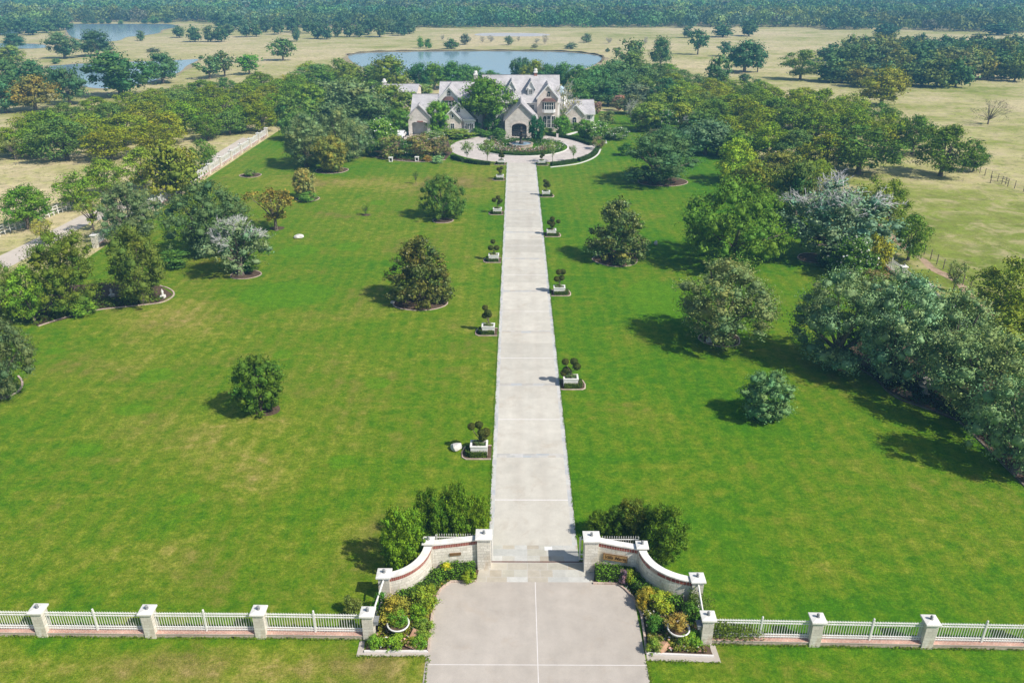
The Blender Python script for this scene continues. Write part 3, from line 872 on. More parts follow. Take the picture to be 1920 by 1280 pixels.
# ------------------------------------------------------------------ boundary fence
PW, PH = .57, 1.62
def finial_mb(z):
    m = MB(); m.lathe([(.10, z), (.10, z + .03), (.045, z + .05), (.06, z + .10), (.085, z + .15), (.07, z + .2), (.02, z + .24)], n=10)
    return m
def make_pillar(w=PW, h=PH, name='stone_pillar'):
    r = empty(name)
    s = MB(); s.bx(-w / 2, w / 2, -w / 2, w / 2, 0, h); s.build('shaft', M['stone'], r)
    c = MB(); a = w / 2 + .05; b = w / 2 + .10
    c.bx(-a, a, -a, a, h, h + .05); c.bx(-b, b, -b, b, h + .05, h + .14)
    vs = [(-b, -b, h + .14), (b, -b, h + .14), (b, b, h + .14), (-b, b, h + .14), (-.1, -.1, h + .2), (.1, -.1, h + .2), (.1, .1, h + .2), (-.1, .1, h + .2)]
    c.add(vs, [(0, 1, 5, 4), (1, 2, 6, 5), (2, 3, 7, 6), (3, 0, 4, 7), (4, 5, 6, 7)])
    c.build('cap', M['coping'], r)
    finial_mb(h + .2).build('finial', M['lead'], r, True)
    return r
M['lead'] = m_noisy('weathered_lead', (.16, .17, .18), (.24, .25, .26), 6, .6, .4)
pillar0 = make_pillar()
def make_panel(L):
    r = empty('fence_panel')
    p = MB(); n = int(L / .135)
    for i in range(n):
        x = -L / 2 + (i + .5) * L / n
        p.bx(x - .013, x + .013, -.013, .013, .34, 1.52)
        p.add([(x - .03, -.012, 1.52), (x + .03, -.012, 1.52), (x + .03, .012, 1.52), (x - .03, .012, 1.52), (x, 0, 1.62)], [(0, 1, 4), (1, 2, 4), (2, 3, 4), (3, 0, 4), (3, 2, 1, 0)])
    p.build('picket_infill', M['white'], r)
    for z in (.40, .55, 1.30, 1.46):
        MB().bx(-L / 2, L / 2, -.028, .028, z, z + .05).build('rail', M['white'], r)
    q = MB(); q.bx(-.045, .045, -.045, .045, .31, 1.66); q.lathe([(.03, 1.66), (.055, 1.70), (.05, 1.76), (.01, 1.79)], n=8)
    q.build('post', M['white'], r)
    return r
def make_kerb(L):
    r = put(bpy.data.objects.new('brick_plinth', None))
    k = MB(); k.bx(-L / 2, L / 2, -.22, .22, .0, .26); k.build('brickwork', M['kerbside'], r)
    k = MB(); k.bx(-L / 2, L / 2, -.25, .25, .262, .315); k.build('brick_capping', M['pinkbrick'], r)
    for x in (-L * .27, L * .27):
        MB().bx(x - .14, x + .14, -.226, -.215, .03, .12).build('drain_hole', M['dark'], r)
    return r
M['kerbside'] = m_noisy('mossy_brickwork', (.42, .34, .27), (.50, .42, .34), 1.3, .9, .15, 9, .3)

def fence_line(pts, where, group_suffix, cats=True, hide_last=False):
    """pillars at pts, a railing panel and a brick plinth between each pair"""
    out = []
    for i, (x, y) in enumerate(pts):
        c = pillar0 if not USED['p'] else copy_tree(pillar0)
        USED['p'] = True
        c.location = (x, y, 0)
        if i < len(pts) - 1:
            a = math.atan2(pts[i + 1][1] - y, pts[i + 1][0] - x)
        c.rotation_euler = (0, 0, a if abs(a) < .5 else 0)
        lab = where['pillar'][i] if isinstance(where['pillar'], list) else where['pillar']
        tag(c, lab, 'pillar', 'stone pillars ' + group_suffix)
        if i == len(pts) - 1: break
        x2, y2 = pts[i + 1]; L = math.hypot(x2 - x, y2 - y) - PW
        mid = ((x + x2) / 2, (y + y2) / 2)
        key = round(L, 1)
        if key not in USED['panel']:
            USED['panel'][key] = (make_panel(L), make_kerb(L + .04)); pa, ke = USED['panel'][key]
        else:
            pa, ke = (copy_tree(q) for q in USED['panel'][key])
        for q, nm, ct in ((pa, 'panel', 'fence'), (ke, 'plinth', 'low wall')):
            q.location = (mid[0], mid[1], 0); q.rotation_euler = (0, 0, a)
            lab = where[nm][i] if isinstance(where[nm], list) else where[nm]
            tag(q, lab, ct, ('white railing panels ' if nm == 'panel' else 'brick plinths ') + group_suffix)
USED = {'p': False, 'panel': {}}
def gpo(px, py, dy=.29):
    x, y = gp(px, py); return (x, y + dy)
lp = [gpo(x, y) for x, y in [(80, 1195), (283, 1197), (490, 1198), (692, 1201)]]
d0 = ((lp[1][0] - lp[0][0]), (lp[1][1] - lp[0][1]))
lp = [(lp[0][0] - d0[0], lp[0][1] - d0[1])] + lp
fence_line(lp, {
  'pillar': ['pale stone pillar of the front fence just beyond the left picture edge', 'leftmost stone pillar of the front fence, sun catching its yellowed right face', 'second stone pillar from the left in the front fence',
             'third front fence pillar from the left, standing on open lawn away from the beds', 'stone corner pillar of the front fence at the outer end of the left gate bed'],
  'panel': ['white railing panel cut off by the left picture edge', 'white railing panel between the two leftmost pillars', 'white railing panel between the second and third pillars from the left', 'white railing panel meeting the left gate bed, with dark plant debris behind'],
  'plinth': ['brick plinth cut off by the left picture edge', 'brick plinth between the two leftmost fence pillars', 'brick plinth between the second and third fence pillars from the left', 'brick plinth running up to the left gate bed']}, 'of the front fence left of the gate')
rp = [gpo(x, y) for x, y in [(1324, 1209), (1527, 1213), (1737, 1217)]]
d1 = (rp[2][0] - rp[1][0], rp[2][1] - rp[1][1])
rp.append((rp[2][0] + d1[0], rp[2][1] + d1[1]))
fence_line(rp, {
  'pillar': ['stone corner pillar of the front fence at the outer end of the right gate bed', 'middle stone pillar of the three right of the gate', 'rightmost stone pillar in view on the front fence', 'pale stone pillar of the front fence just beyond the right picture edge'],
  'panel': ['white railing panel overgrown by vine right of the gate bed', 'white railing panel between the two pillars farthest right', 'white railing panel cut off by the right picture edge'],
  'plinth': ['brick plinth under the vine covered railing', 'brick plinth between the two fence pillars farthest right', 'brick plinth cut off by the right picture edge']}, 'of the front fence right of the gate')
# left boundary (far) and right boundary
FX = -54.0; ys = [98 + 5.95 * i for i in range(14)]
fence_line([(FX, y) for y in ys], {'pillar': 'white capped pillar of the long boundary fence left of the lawn', 'panel': 'white railing panel of the long boundary fence left of the lawn', 'plinth': 'brick plinth of the long boundary fence left of the lawn'}, 'along the left lawn boundary')
FX2 = 44.45; ys2 = [62.6 + 5.95 * i for i in range(6)]
fence_line([(FX2, y) for y in ys2], {'pillar': 'pale stone pillar of the boundary fence right of the lawn', 'panel': 'white railing panel of the boundary fence right of the lawn', 'plinth': 'brick plinth of the boundary fence right of the lawn'}, 'along the right lawn boundary')

# ------------------------------------------------------------------ entrance walls
def make_pier(x, y, h, w, label, name='gate_pier'):
    r = make_pillar(w, h - .2, name); r.location = (x, y, 0)
    return tag(r, label, 'pillar')
def top(px, py, z): return gp(px, py, z)
def wing(side):
    L = side == 'left'
    g = gpo(908, 1068, .36) if L else gpo(1107, 1072, .36)
    m = top(803, 1012, 2.2) if L else top(1204, 1020, 2.2)
    e = top(720, 1073, 1.75) if L else top(1308, 1081, 1.75)
    make_pier(*g, 2.4, .78, 'tall stone gate pier, %s edge of the drive%s' % (side, '' if L else ', casting a long shadow'))
    make_pier(*m, 2.25, .50, 'narrow stone pier where the %s entrance wall starts to curve' % side, 'wall_pier')
    make_pier(*e, 1.78, .62, 'stone pier ending the curved entrance wall on the %s' % side + ('' if L else ', vine at its foot'), 'wall_pier')
    r = empty('entrance_wall', (0, 0, 0))
    tag(r, 'pale stone entrance wall curving out from the %s gate pier with red brick band' % side, 'wall')
    s = -1 if L else 1
    straight = [(g[0] + s * .36, g[1]), ((g[0] + m[0]) / 2, (g[1] + m[1]) / 2), (m[0] - s * .22, m[1])]
    rx, ry = abs(m[0] - e[0]), m[1] - e[1]
    arc = [(e[0] - s * rx * math.cos(t), m[1] - ry * math.sin(t)) for t in np.linspace(.10, math.pi / 2 - .06, 16)]
    def run(path, h0, h1):
        n = len(path); hs = [h0 + (h1 - h0) * (i / (n - 1)) ** .85 for i in range(n)]
        mb1.wallpath(path, .34, 0, [h - .34 for h in hs])
        mb2.wallpath(path, .37, [h - .34 for h in hs], [h - .08 for h in hs])
        mb3.wallpath(path, .44, [h - .08 for h in hs], hs)
    mb1, mb2, mb3 = MB(), MB(), MB()
    run(straight, 2.12, 2.02); run(arc, 1.98, 1.58)
    mb1.build('stone_face', M['stone'], r); mb2.build('brick_band', M['redbrick'], r); mb3.build('coping', M['coping'], r, False)
    return g, m, e, straight, arc
gL, mL, eL, stL, arL = wing('left')
gR, mR, eR, stR, arR = wing('right')

# stay rails from the end piers to the fence corner pillars
for (a, b, lab) in ((eL, lp[-1], 'slanting white stay rail between wall pier and corner pillar on the left'), (eR, rp[0], 'slanting white stay rail half hidden by vine beside the right corner pillar')):
    m_ = MB(); 
    p, q = (a[0], a[1] - .33), (b[0], b[1] + .3)
    m_.tube([(p[0], p[1], 1.5), (q[0], q[1], .75)], [.05, .05], 6); m_.tube([(p[0], p[1], .55), (q[0], q[1], .3)], [.035, .035], 6)
    for f in (.2, .4, .6, .8):
        x, y = p[0] + (q[0] - p[0]) * f, p[1] + (q[1] - p[1]) * f
        m_.tube([(x, y, 0), (x, y, 1.5 - .75 * f)], [.016, .016], 5)
    tag(m_.build('stay_rail', M['white']), lab, 'rail')

# sliding gate leaves, rolled back behind the walls
def gate_leaf(x0, x1, y, label, zs=1.0):
    r = empty('sliding_gate', (0, 0, 0), 0, (1, 1, zs)); tag(r, label, 'gate')
    f = MB()
    for x in (x0 + .03, x1 - .03): f.bx(x - .035, x + .035, y - .03, y + .03, .06, 2.0)
    for z in (.1, .5, 1.78): f.bx(x0, x1, y - .025, y + .025, z, z + .06)
    f.build('gate_frame', M['white'], r)
    b_ = MB(); n = int((x1 - x0) / .14)
    for i in range(n):
        x = x0 + .1 + i * .14
        b_.bx(x - .011, x + .011, y - .011, y + .011, .1, 2.0)
        b_.add([(x - .03, y - .012, 2.0), (x + .03, y - .012, 2.0), (x + .03, y + .012, 2.0), (x - .03, y + .012, 2.0), (x, y, 2.12)], [(0, 1, 4), (1, 2, 4), (2, 3, 4), (3, 0, 4), (3, 2, 1, 0)])
    b_.build('bar_infill', M['white'], r)
    wz = MB()
    for x in (x0 + .3, x1 - .3): wz.tube([(x, y - .03, .06), (x, y + .03, .06)], [.05, .05], 10)
    wz.build('roller', M['dark'], r)
GY = max(gL[1], gR[1]) + .5
gate_leaf(gL[0] - 2.9, gL[0] + .50, GY, 'white railing gate leaf slid back behind the left entrance wall', .95)
gate_leaf(gR[0] - .62, gR[0] + 2.9, GY, 'white railing gate leaf behind the right entrance wall, end showing beside the pier', .88)

# ------------------------------------------------------------------ writing
def text_mesh(body, size, depth, shear=0.0, name='lettering', spacing=1.0):
    cu = bpy.data.curves.new(name, 'FONT'); cu.body = body; cu.size = size; cu.extrude = depth; cu.shear = shear
    cu.align_x = 'CENTER'; cu.align_y = 'CENTER'; cu.space_character = spacing; cu.offset = .004
    tmp = bpy.data.objects.new(name, cu); COL.objects.link(tmp)
    dg = bpy.context.evaluated_depsgraph_get()
    me = bpy.data.meshes.new_from_object(tmp.evaluated_get(dg)); COL.objects.unlink(tmp); bpy.data.objects.remove(tmp)
    me.materials.clear(); return me
def plate(w, h, x, y, z, rz, mat, label, cat, frame=None, text=None):
    r = empty('sign_plate', (x, y, z), rz); tag(r, label, cat)
    MB().bx(-w / 2, w / 2, -.03, .02, -h / 2, h / 2).build('board', mat, r, bevel=.008)
    f = MB()
    for a in ((-w / 2 - .02, w / 2 + .02, h / 2, h / 2 + .025), (-w / 2 - .02, w / 2 + .02, -h / 2 - .025, -h / 2)): f.bx(a[0], a[1], -.04, .02, a[2], a[3])
    for xx in (-w / 2 - .025, w / 2): f.bx(xx, xx + .025, -.04, .02, -h / 2, h / 2)
    f.build('frame', M['plaque'], r)
    if text:
        body, size, sh = text
        me = text_mesh(body, size, .008, sh); me.materials.append(M['lettering'])
        o = put(bpy.data.objects.new('lettering', me), r); o.rotation_euler = (math.pi / 2, 0, 0); o.location = (0, -.034, 0)
M['lettering'] = m_noisy('engraved_letters', (.07, .035, .012), (.10, .05, .02), 5, .6, .3)
def on_wall(st, f, zz):
    a, b = st[0], st[-1]
    if a[0] > b[0]: a, b = b, a
    rz = math.atan2(b[1] - a[1], b[0] - a[0])
    x, y = a[0] + (b[0] - a[0]) * f, a[1] + (b[1] - a[1]) * f
    return x + math.sin(rz) * .20, y - math.cos(rz) * .20, zz, rz
x, y, z, rz = on_wall(stR, .47, 1.14)
plate(1.38, .40, x, y, z, rz, M['sign_board'], 'wide bronze name plate lettered Villa Maria on the right entrance wall', 'sign', text=('Villa Maria', .30, .32))
x, y, z, rz = on_wall(stL, .49, 1.20)
plate(.62, .13, x, y, z, rz, M['plaque'], 'small dark brown plaque on the left entrance wall', 'plaque')

# little boxes on the corner pillars
for (x, y), s, lab in ((lp[-1], 1, 'small grey box fixed to the side of the left corner pillar'), (rp[0], -1, 'small grey box fixed to the side of the right corner pillar')):
    m_ = MB(); m_.bx(x + s * .30 - (.0 if s > 0 else .22), x + s * .30 + (.22 if s > 0 else 0), y - .2, y + .2, 1.0, 1.22)
    m_.bx(x + s * .30 - (.0 if s > 0 else .26), x + s * .30 + (.26 if s > 0 else 0), y - .23, y + .23, 1.222, 1.26)
    tag(m_.build('meter_box', M['lead']), lab, 'box')

# ------------------------------------------------------------------ gate beds
bedL = [gp(*p) for p in [(893, 1090), (845, 1091), (828, 1103), (814, 1124), (808, 1170), (803, 1222), (683, 1222), (690, 1205), (704, 1198), (704, 1140), (712, 1122)]] 
bedL += [(x + .0, y - .18) for x, y in arL[::-1]] + [(gL[0] - .3, gL[1] - .18)]
bedR = [gp(*p) for p in [(1112, 1094), (1158, 1095), (1172, 1105), (1188, 1122), (1202, 1150), (1208, 1190), (1212, 1226), (1338, 1231), (1330, 1213), (1312, 1205), (1308, 1140), (1300, 1130)]]
bedR += [(x, y - .18) for x, y in arR[::-1]] + [(gR[0] + .3, gR[1] - .18)]
sheet('garden_bed', bedL, .03, M['mulch']); sheet('garden_bed', bedR, .03, M['mulch'])
def kerb(path, label, w=.11, h=.11, name='stone_edging', mat=None, cat='edging'):
    m_ = MB(); m_.wallpath(path, w, 0, h)
    return tag(m_.build(name, mat or M['edging']), label, cat)
kerb([gp(*p) for p in [(893, 1090), (845, 1091), (828, 1103), (814, 1124), (808, 1170), (803, 1222)]], 'thin stone edging between left gate bed and concrete apron')
kerb([gp(*p) for p in [(803, 1222), (683, 1222)]], 'pale stone edging along the front of the left gate bed', mat=M['joint'])
kerb([gp(*p) for p in [(1112, 1094), (1158, 1095), (1172, 1105), (1188, 1122), (1202, 1150), (1208, 1190), (1212, 1226)]], 'thin stone edging between right gate bed and concrete apron')
kerb([gp(*p) for p in [(1212, 1226), (1338, 1231)]], 'pale stone edging along the front of the right gate bed', mat=M['joint'])
sheet('mow_strip', [gp(*p) for p in [(803, 1223), (802, 1230), (668, 1230), (675, 1200), (684, 1200), (682, 1223)]], .018, M['apron'])
sheet('mow_strip', [gp(*p) for p in [(1212, 1227), (1213, 1238), (1352, 1242), (1340, 1207), (1330, 1207), (1336, 1231)]], .018, M['apron'])
# clipped hedges at the foot of the walls
def offset(path, d):
    out = []
    for i in range(len(path)):
        a = path[max(i - 1, 0)]; b = path[min(i + 1, len(path) - 1)]
        dx, dy = b[0] - a[0], b[1] - a[1]; l = math.hypot(dx, dy)
        out.append((path[i][0] - dy / l * d, path[i][1] + dx / l * d))
    return out
hl = offset(arL, .62); hl = [p for p in hl][1:-2]
hedge(hl, .75, .62, 110, .10, (.12, .25, .018), 'hedge', 'clipped hedge following the curved left entrance wall', seed=3)
hedge([gp(826, 1080), gp(892, 1078)], .95, .72, 110, .10, (.13, .27, .018), 'hedge', 'clipped hedge under the small dark plaque', seed=4)
hr = offset(arR, -.62)[1:-2]
hedge(hr, .75, .62, 110, .10, (.11, .24, .018), 'hedge', 'clipped hedge following the curved right entrance wall', seed=5)
hedge([gp(1115, 1082), gp(1190, 1084)], .95, .72, 110, .10, (.12, .25, .018), 'hedge', 'clipped hedge under the name sign', seed=6)
innerL = [gp(*p) for p in [(820, 1130), (806, 1160), (800, 1216), (690, 1216), (710, 1195), (712, 1150), (770, 1110)]]
innerR = [gp(*p) for p in [(1195, 1132), (1210, 1165), (1216, 1222), (1325, 1226), (1308, 1200), (1300, 1150), (1240, 1120)]]
ground_cover('bed_planting', innerL, 4800, .6, .15, (.21, .23, .025), ['petal_salmon', 'petal_pink', 'petal_white'], .16, 11)
ground_cover('bed_planting', innerR, 4600, .52, .15, (.18, .21, .03), ['petal_salmon', 'petal_white', 'petal_pink'], .14, 12)
ground_cover('bed_planting', [gp(*p) for p in [(828, 1092), (892, 1084), (893, 1089), (845, 1090), (822, 1108), (815, 1122), (805, 1110)]], 420, .25, .11, (.12, .17, .03), ['petal_yellow'], .08, 13)
ground_cover('bed_planting', [gp(*p) for p in [(1115, 1092), (1180, 1086), (1200, 1110), (1215, 1140), (1200, 1140), (1172, 1104), (1157, 1094)]], 480, .25, .11, (.10, .15, .035), ['petal_violet', 'petal_white'], .10, 14)
BG = 'low shrubs in the gate beds'
for px, py, w, tp, lab, tn in [
    (742, 1168, 52, 1128, 'orange-tipped shrub left of the white urn in the left bed', (.20, .155, .025)), (795, 1142, 44, 1106, 'yellow-green rounded shrub beside the left hedge', (.15, .18, .02)),
    (806, 1120, 22, 1100, 'small yellow-green shrub at the inner corner of the left bed', (.16, .19, .02)), (786, 1165, 34, 1140, 'green mounded shrub right of the left urn', (.12, .19, .015)),
    (705, 1213, 26, 1195, 'small green shrub at the foot of the left corner pillar', (.12, .2, .02)), (738, 1214, 34, 1196, 'bright green shrub in front of the left urn', (.13, .2, .02)), (785, 1213, 26, 1198, 'green shrub right of the brown slab in the left bed', (.10, .18, .02)),
    (716, 1150, 26, 1118, 'dark green clipped shrub behind the left corner pillar', (.06, .14, .015)), (796, 1188, 36, 1168, 'loose green shrub by the apron edge of the left bed', (.13, .18, .03)),
    (1212, 1130, 30, 1106, 'golden-tipped shrub at the inner edge of the right bed', (.24, .19, .03)), (1238, 1140, 44, 1118, 'yellow-green rounded shrub in the middle of the right bed', (.18, .2, .02)),
    (1205, 1142, 20, 1118, 'small golden shrub touching the apron at the right bed', (.22, .18, .03)), (1282, 1212, 20, 1194, 'small round shrub right of the brown rock', (.16, .2, .025)), (1300, 1205, 30, 1188, 'green shrub beside the right corner pillar', (.12, .2, .02)),
    (1224, 1222, 26, 1202, 'tufted green shrub at the front of the right bed', (.13, .18, .03)), (1228, 1180, 30, 1160, 'dark green leafy shrub by the apron in the right bed', (.06, .13, .02)), (1298, 1165, 40, 1135, 'dark bushy shrub behind the right urn', (.055, .11, .015)),
    (880, 1088, 24, 1072, 'small yellow-green shrub by the left gate pier', (.16, .21, .02)), (838, 1080, 16, 1058, 'yellow flowering shrub against the left hedge', (.38, .33, .03)), (1182, 1096, 20, 1072, 'yellow-green shrub beside the violet flowers', (.17, .2, .02)), (1170, 1094, 20, 1072, 'violet flowering plant before the right hedge', (.20, .13, .22))]:
    T('bush', px, py, w * 1.22, tp - 3, lab, BG, tn)
# urns
def urn(px, py, label, plabel, tint, rz=0):
    x, y = gp(px, py)
    r = empty('garden_urn', (x, y, .02), rz); tag(r, label, 'urn')
    MB().lathe([(.26, 0), (.26, .06), (.16, .1), (.13, .2), (.17, .25)], n=20).build('pedestal', M['white'], r, True)
    MB().lathe([(.17, .25), (.36, .36), (.50, .52), (.56, .66), (.61, .68), (.61, .73), (.54, .73), (.50, .60), (.2, .5), (.05, .5)], n=24).build('bowl', M['white'], r, True)
    MB().lathe([(.52, .62), (.51, .63), (.2, .64)], n=20).build('soil', M['mulch'], r)
    o = plant_at('bush', x - .02, y + .06, 1.12, .8, plabel, 'plants in the white urns', tint)
    o.location.z = .62
urn(748, 1187, 'white bowl urn on the left gate bed', 'green plant spilling over the left urn', (.09, .17, .02))
urn(1270, 1196, 'white bowl urn on the right gate bed', 'reddish and green plant filling the right urn', (.24, .17, .05))
# rocks and slab
def rock(px, py, s, label, mat='rock', seed=1, sx=1.0, sz=.7, name='garden_rock', rz=0):
    import bmesh
    x, y = gp(px, py); rg = random.Random(seed)
    bm = bmesh.new(); bmesh.ops.create_icosphere(bm, subdivisions=2, radius=1)
    for v in bm.verts:
        n = v.co.copy(); k = 1 + .22 * math.sin(n.x * 3.1 + seed) * math.cos(n.y * 2.7 + seed) + rg.uniform(-.09, .09)
        v.co = (n.x * s * sx * k, n.y * s * k, max(n.z * s * sz * k, -.05) + s * sz * .35)
    me = bpy.data.meshes.new(name); bm.to_mesh(me); bm.free(); me.materials.append(M[mat])
    o = put(bpy.data.objects.new(name, me)); o.location = (x, y, 0); o.rotation_euler = (0, 0, rz)
    return tag(o, label, 'rock')
rock(1238, 1214, .40, 'jagged brown rock at the front of the right bed', 'redrock', 5, 1.25, .7)
o = MB().box((0, 0, .22), (.62, 1.0, .12)).build('stone_slab', M['redrock'], bevel=.03); sx_, sy_ = gp(778, 1203)
o.location = (sx_, sy_, .1); o.rotation_euler = (R(24), R(8), R(-22)); tag(o, 'leaning reddish brown slab beside the left urn', 'slab')
rock(855, 842, .42, 'pale boulder on the lawn beside the first left planter', 'rock', 2, 1.0, .95)
rock(560, 446, .52, 'white rounded mound of stone alone on the left lawn', 'coping_rock' if 'coping_rock' in M else 'rock', 3, 1.3, .75)
rock(736, 568, .28, 'small grey boulder at the foot of the left magnolia', 'rock', 4)
rock(1229, 459, .34, 'upright pale boulder right of the conical magnolia', 'rock', 6, .7, 1.2)
rock(1698, 740, .5, 'low pinkish rock beside the shaded fountain', 'redrock', 7, 1.4, .5)
rock(1582, 694, .35, 'pinkish rock at the shaded bed edge', 'redrock', 8, 1.5, .5)
# vine on the railing right of the gate and round the end pier
xv0, yv0 = rp[0]; xv1, yv1 = rp[1]
def vine(name, p0, p1, z0, z1, n, label, tint, th=.22, seed=1):
    rng = np.random.default_rng(seed)
    f = rng.beta(1.1, 2.2, n); z = z0 + (z1 - z0) * rng.uniform(0, 1, n) * (1 - .5 * f) + .1 * rng.normal(size=n)
    P = np.stack([p0[0] + (p1[0] - p0[0]) * f, p0[1] + (p1[1] - p0[1]) * f + rng.normal(0, th, n), np.maximum(z, .03)], 1)
    N = unit(np.array((0, -.5, .6)) + rng.normal(size=P.shape) * .6)
    V, Fc = leaf_cards(rng, P, N, .12, .45)
    tv = rng.uniform(.6, 1.3, n)
    o = put(bpy.data.objects.new(name, np_mesh(name, V, Fc, M['leaf'], None, np.repeat(np.stack([tv, tv, tv * .8, np.ones(n)], 1), 4, axis=0))))
    o.color = (*tint, 1); tag(o, label, 'vine')
    return o
vine('climbing_vine', (xv0 + .3, yv0), (xv0 + 3.2, yv0 - .1), .25, 1.5, 2000, 'green vine sprawling over the first railing panel right of the gate', (.13, .19, .025), .16, 21)
vine('climbing_vine', (eR[0] - .5, eR[1] - .7), (eR[0] + 1.1, eR[1] - .5), .05, 1.3, 900, 'vine climbing the end pier of the right entrance wall', (.11, .18, .03), .35, 22)
T('bush', 660, 1150, 40, 1118, 'scruffy brush behind the left end of the front fence', None, (.10, .12, .03))
# trees and tall shrubs behind the entrance walls
EG = 'dense evergreen shrubs behind the left entrance wall'
EG2 = 'evergreen shrubs behind the right entrance wall'
KINDS['ever'] = (3, dict(prof='oval', z0=.01, clumps=110, cr=(.06, .10), leaves=9500, leaf=.034, squash=.95, upn=.6, hollow=.65, aspect=.55, core=.25), None)
NAMES['ever'] = 'evergreen_shrub'; TINT['ever'] = (.10, .155, .010)
for a in [(758, 1066, 84, 958, 'tall evergreen standing in the curve of the left entrance wall', EG, (.10, .155, .010)), (808, 1020, 66, 922, 'second evergreen from the left behind the left wall', EG, (.065, .115, .009)),
          (856, 1010, 66, 908, 'tallest pointed evergreen behind the left wall', EG, (.09, .145, .010)), (898, 1004, 46, 930, 'evergreen nearest the drive behind the left gate pier', EG, (.10, .155, .010)), (835, 1016, 40, 935, 'evergreen filling the gap behind the plaque wall', EG, (.06, .11, .009)),
          (1124, 1004, 50, 960, 'evergreen nearest the drive behind the right gate pier', EG2, (.07, .115, .01)), (1184, 1008, 62, 940, 'brown-tipped evergreen behind the name sign wall', EG2, (.095, .115, .016)), (1245, 1048, 84, 956, 'broad evergreen in the curve of the right entrance wall', EG2, (.078, .12, .01)), (1214, 1016, 56, 952, 'dark evergreen filling the gap beside the narrow right pier', EG2, (.065, .105, .01)), (1156, 1008, 52, 952, 'low dark evergreen behind the name sign', EG2, (.055, .10, .01))]:
    T('ever', a[0], a[1], a[2], a[3], a[4], a[5], a[6])

# ------------------------------------------------------------------ planters with topiary along the drive
def topiary_ball(rng_seed, r):
    rng = np.random.default_rng(rng_seed); n = 620
    d = unit(rng.normal(size=(n, 3))); P = d * r * rng.uniform(.9, 1.04, (n, 1))
    N = unit(d + rng.normal(size=d.shape) * .35)
    V, Fc = leaf_cards(rng, P, N, .085, .8)
    tv = rng.uniform(.65, 1.3, n)
    return np_mesh('foliage_ball', V, Fc, M['leaf'], None, np.repeat(np.stack([tv, tv, tv, np.ones(n)], 1), 4, axis=0))
BALLS = [topiary_ball(70 + i, .33) for i in range(3)]
core_me = MB().lathe([(.02, -.28), (.2, -.2), (.28, 0), (.2, .2), (.02, .28)], n=12).mesh('ball_core', M['shadecore'])  # core of each ball, its dark colour painting the shade between leaves
def planter_proto(side):
    r = empty('planter_box')
    w, d, h, th = 1.22, .9, .72, .09
    b_ = MB()
    b_.bx(-w / 2, w / 2, -d / 2, -d / 2 + th, .03, h); b_.bx(-w / 2, w / 2, d / 2 - th, d / 2, .03, h)
    b_.bx(-w / 2, -w / 2 + th, -d / 2 + th, d / 2 - th, .03, h); b_.bx(w / 2 - th, w / 2, -d / 2 + th, d / 2 - th, .03, h)
    b_.build('box', M['white'], r)
    m_ = MB(); w2, d2, t2 = w + .08, d + .08, .15
    m_.bx(-w2 / 2, w2 / 2, -d2 / 2, -d2 / 2 + t2, h, h + .09); m_.bx(-w2 / 2, w2 / 2, d2 / 2 - t2, d2 / 2, h, h + .09)
    m_.bx(-w2 / 2, -w2 / 2 + t2, -d2 / 2 + t2, d2 / 2 - t2, h, h + .09); m_.bx(w2 / 2 - t2, w2 / 2, -d2 / 2 + t2, d2 / 2 - t2, h, h + .09)
    m_.build('rim', M['white'], r)
    MB().bx(-w / 2 + th, w / 2 - th, -d / 2 + th, d / 2 - th, .03, h - .1).build('soil', M['mulch'], r)
    # stone-edged bed on the lawn side
    e = MB(); s = side
    path = [(-s * .9, -.92), (s * .95, -.92), (s * 1.2, -.68), (s * 1.26, 0), (s * 1.1, .7), (s * .75, .9), (-s * .9, .9)]
    e.wallpath(path, .1, 0, .08)
    e.build('bed_edging', M['edging'], r)
    MB().prism(path if s > 0 else path[::-1], .006, .045).build('bed_soil', M['mulch'], r)
    return r
def skirt(parent_xy, s, i):
    x, y = parent_xy
    hedge([(x - s * .6, y - .66), (x + s * .66, y - .66), (x + s * .86, y - .45), (x + s * .86, y + .4)], .28, .46, 150, .08, (.11, .17, .016), 'box_hedge', SK[i], 'low box hedges round the planters', seed=40 + i)
PL = [(905, 856, -1), (918, 627, -1), (929, 491, -1), (935, 402, -1), (938, 338, -1), (942, 309, -1), (1069, 727, 1), (1045, 553, 1), (1030, 443, 1), (1022, 369, 1), (1013, 310, 1)]
ordn = ['nearest', 'second', 'third', 'fourth', 'fifth', 'last', 'nearest', 'second', 'third', 'fourth', 'last']
SK = ['low box hedge round the %s planter on the %s of the drive' % (ordn[i], 'left' if p[2] < 0 else 'right') for i, p in enumerate(PL)]
CFG = [[(-.55, .2, 2.25), (.0, .35, 2.3), (.18, 0, 1.85), (.5, .2, 1.75), (.28, .1, 1.4)], [(-.3, 0, 2.75), (-.05, .05, 2.2), (-.35, .1, 1.85), (.1, .2, 1.9)], [(-.1, 0, 2.55), (-.38, 0, 1.75), (.35, 0, 1.75)],
       [(.1, 0, 2.5), (-.5, .1, 2.1), (.45, .1, 2.0), (.2, .1, 1.7)], [(.3, 0, 2.1), (-.25, .1, 1.9), (.05, 0, 1.5)], [(0, 0, 2.2), (-.2, 0, 1.7), (.3, 0, 1.65)],
       [(-.5, .1, 2.3), (.25, .15, 2.3), (.5, .1, 1.85), (-.6, .25, 1.15), (-.35, .3, 1.4)], [(-.1, 0, 2.6), (.35, .1, 2.6), (-.3, 0, 1.8), (.25, .1, 1.9)], [(.1, 0, 2.4), (-.3, 0, 1.9), (.2, .1, 1.8), (.9, .1, 2.0), (.1, 0, 1.5)],
       [(-.2, 0, 2.5), (.2, .1, 2.2), (-.1, .1, 1.8), (.4, .1, 1.8)], [(.1, 0, 2.2), (.25, .1, 1.9), (-.1, 0, 1.6)]]
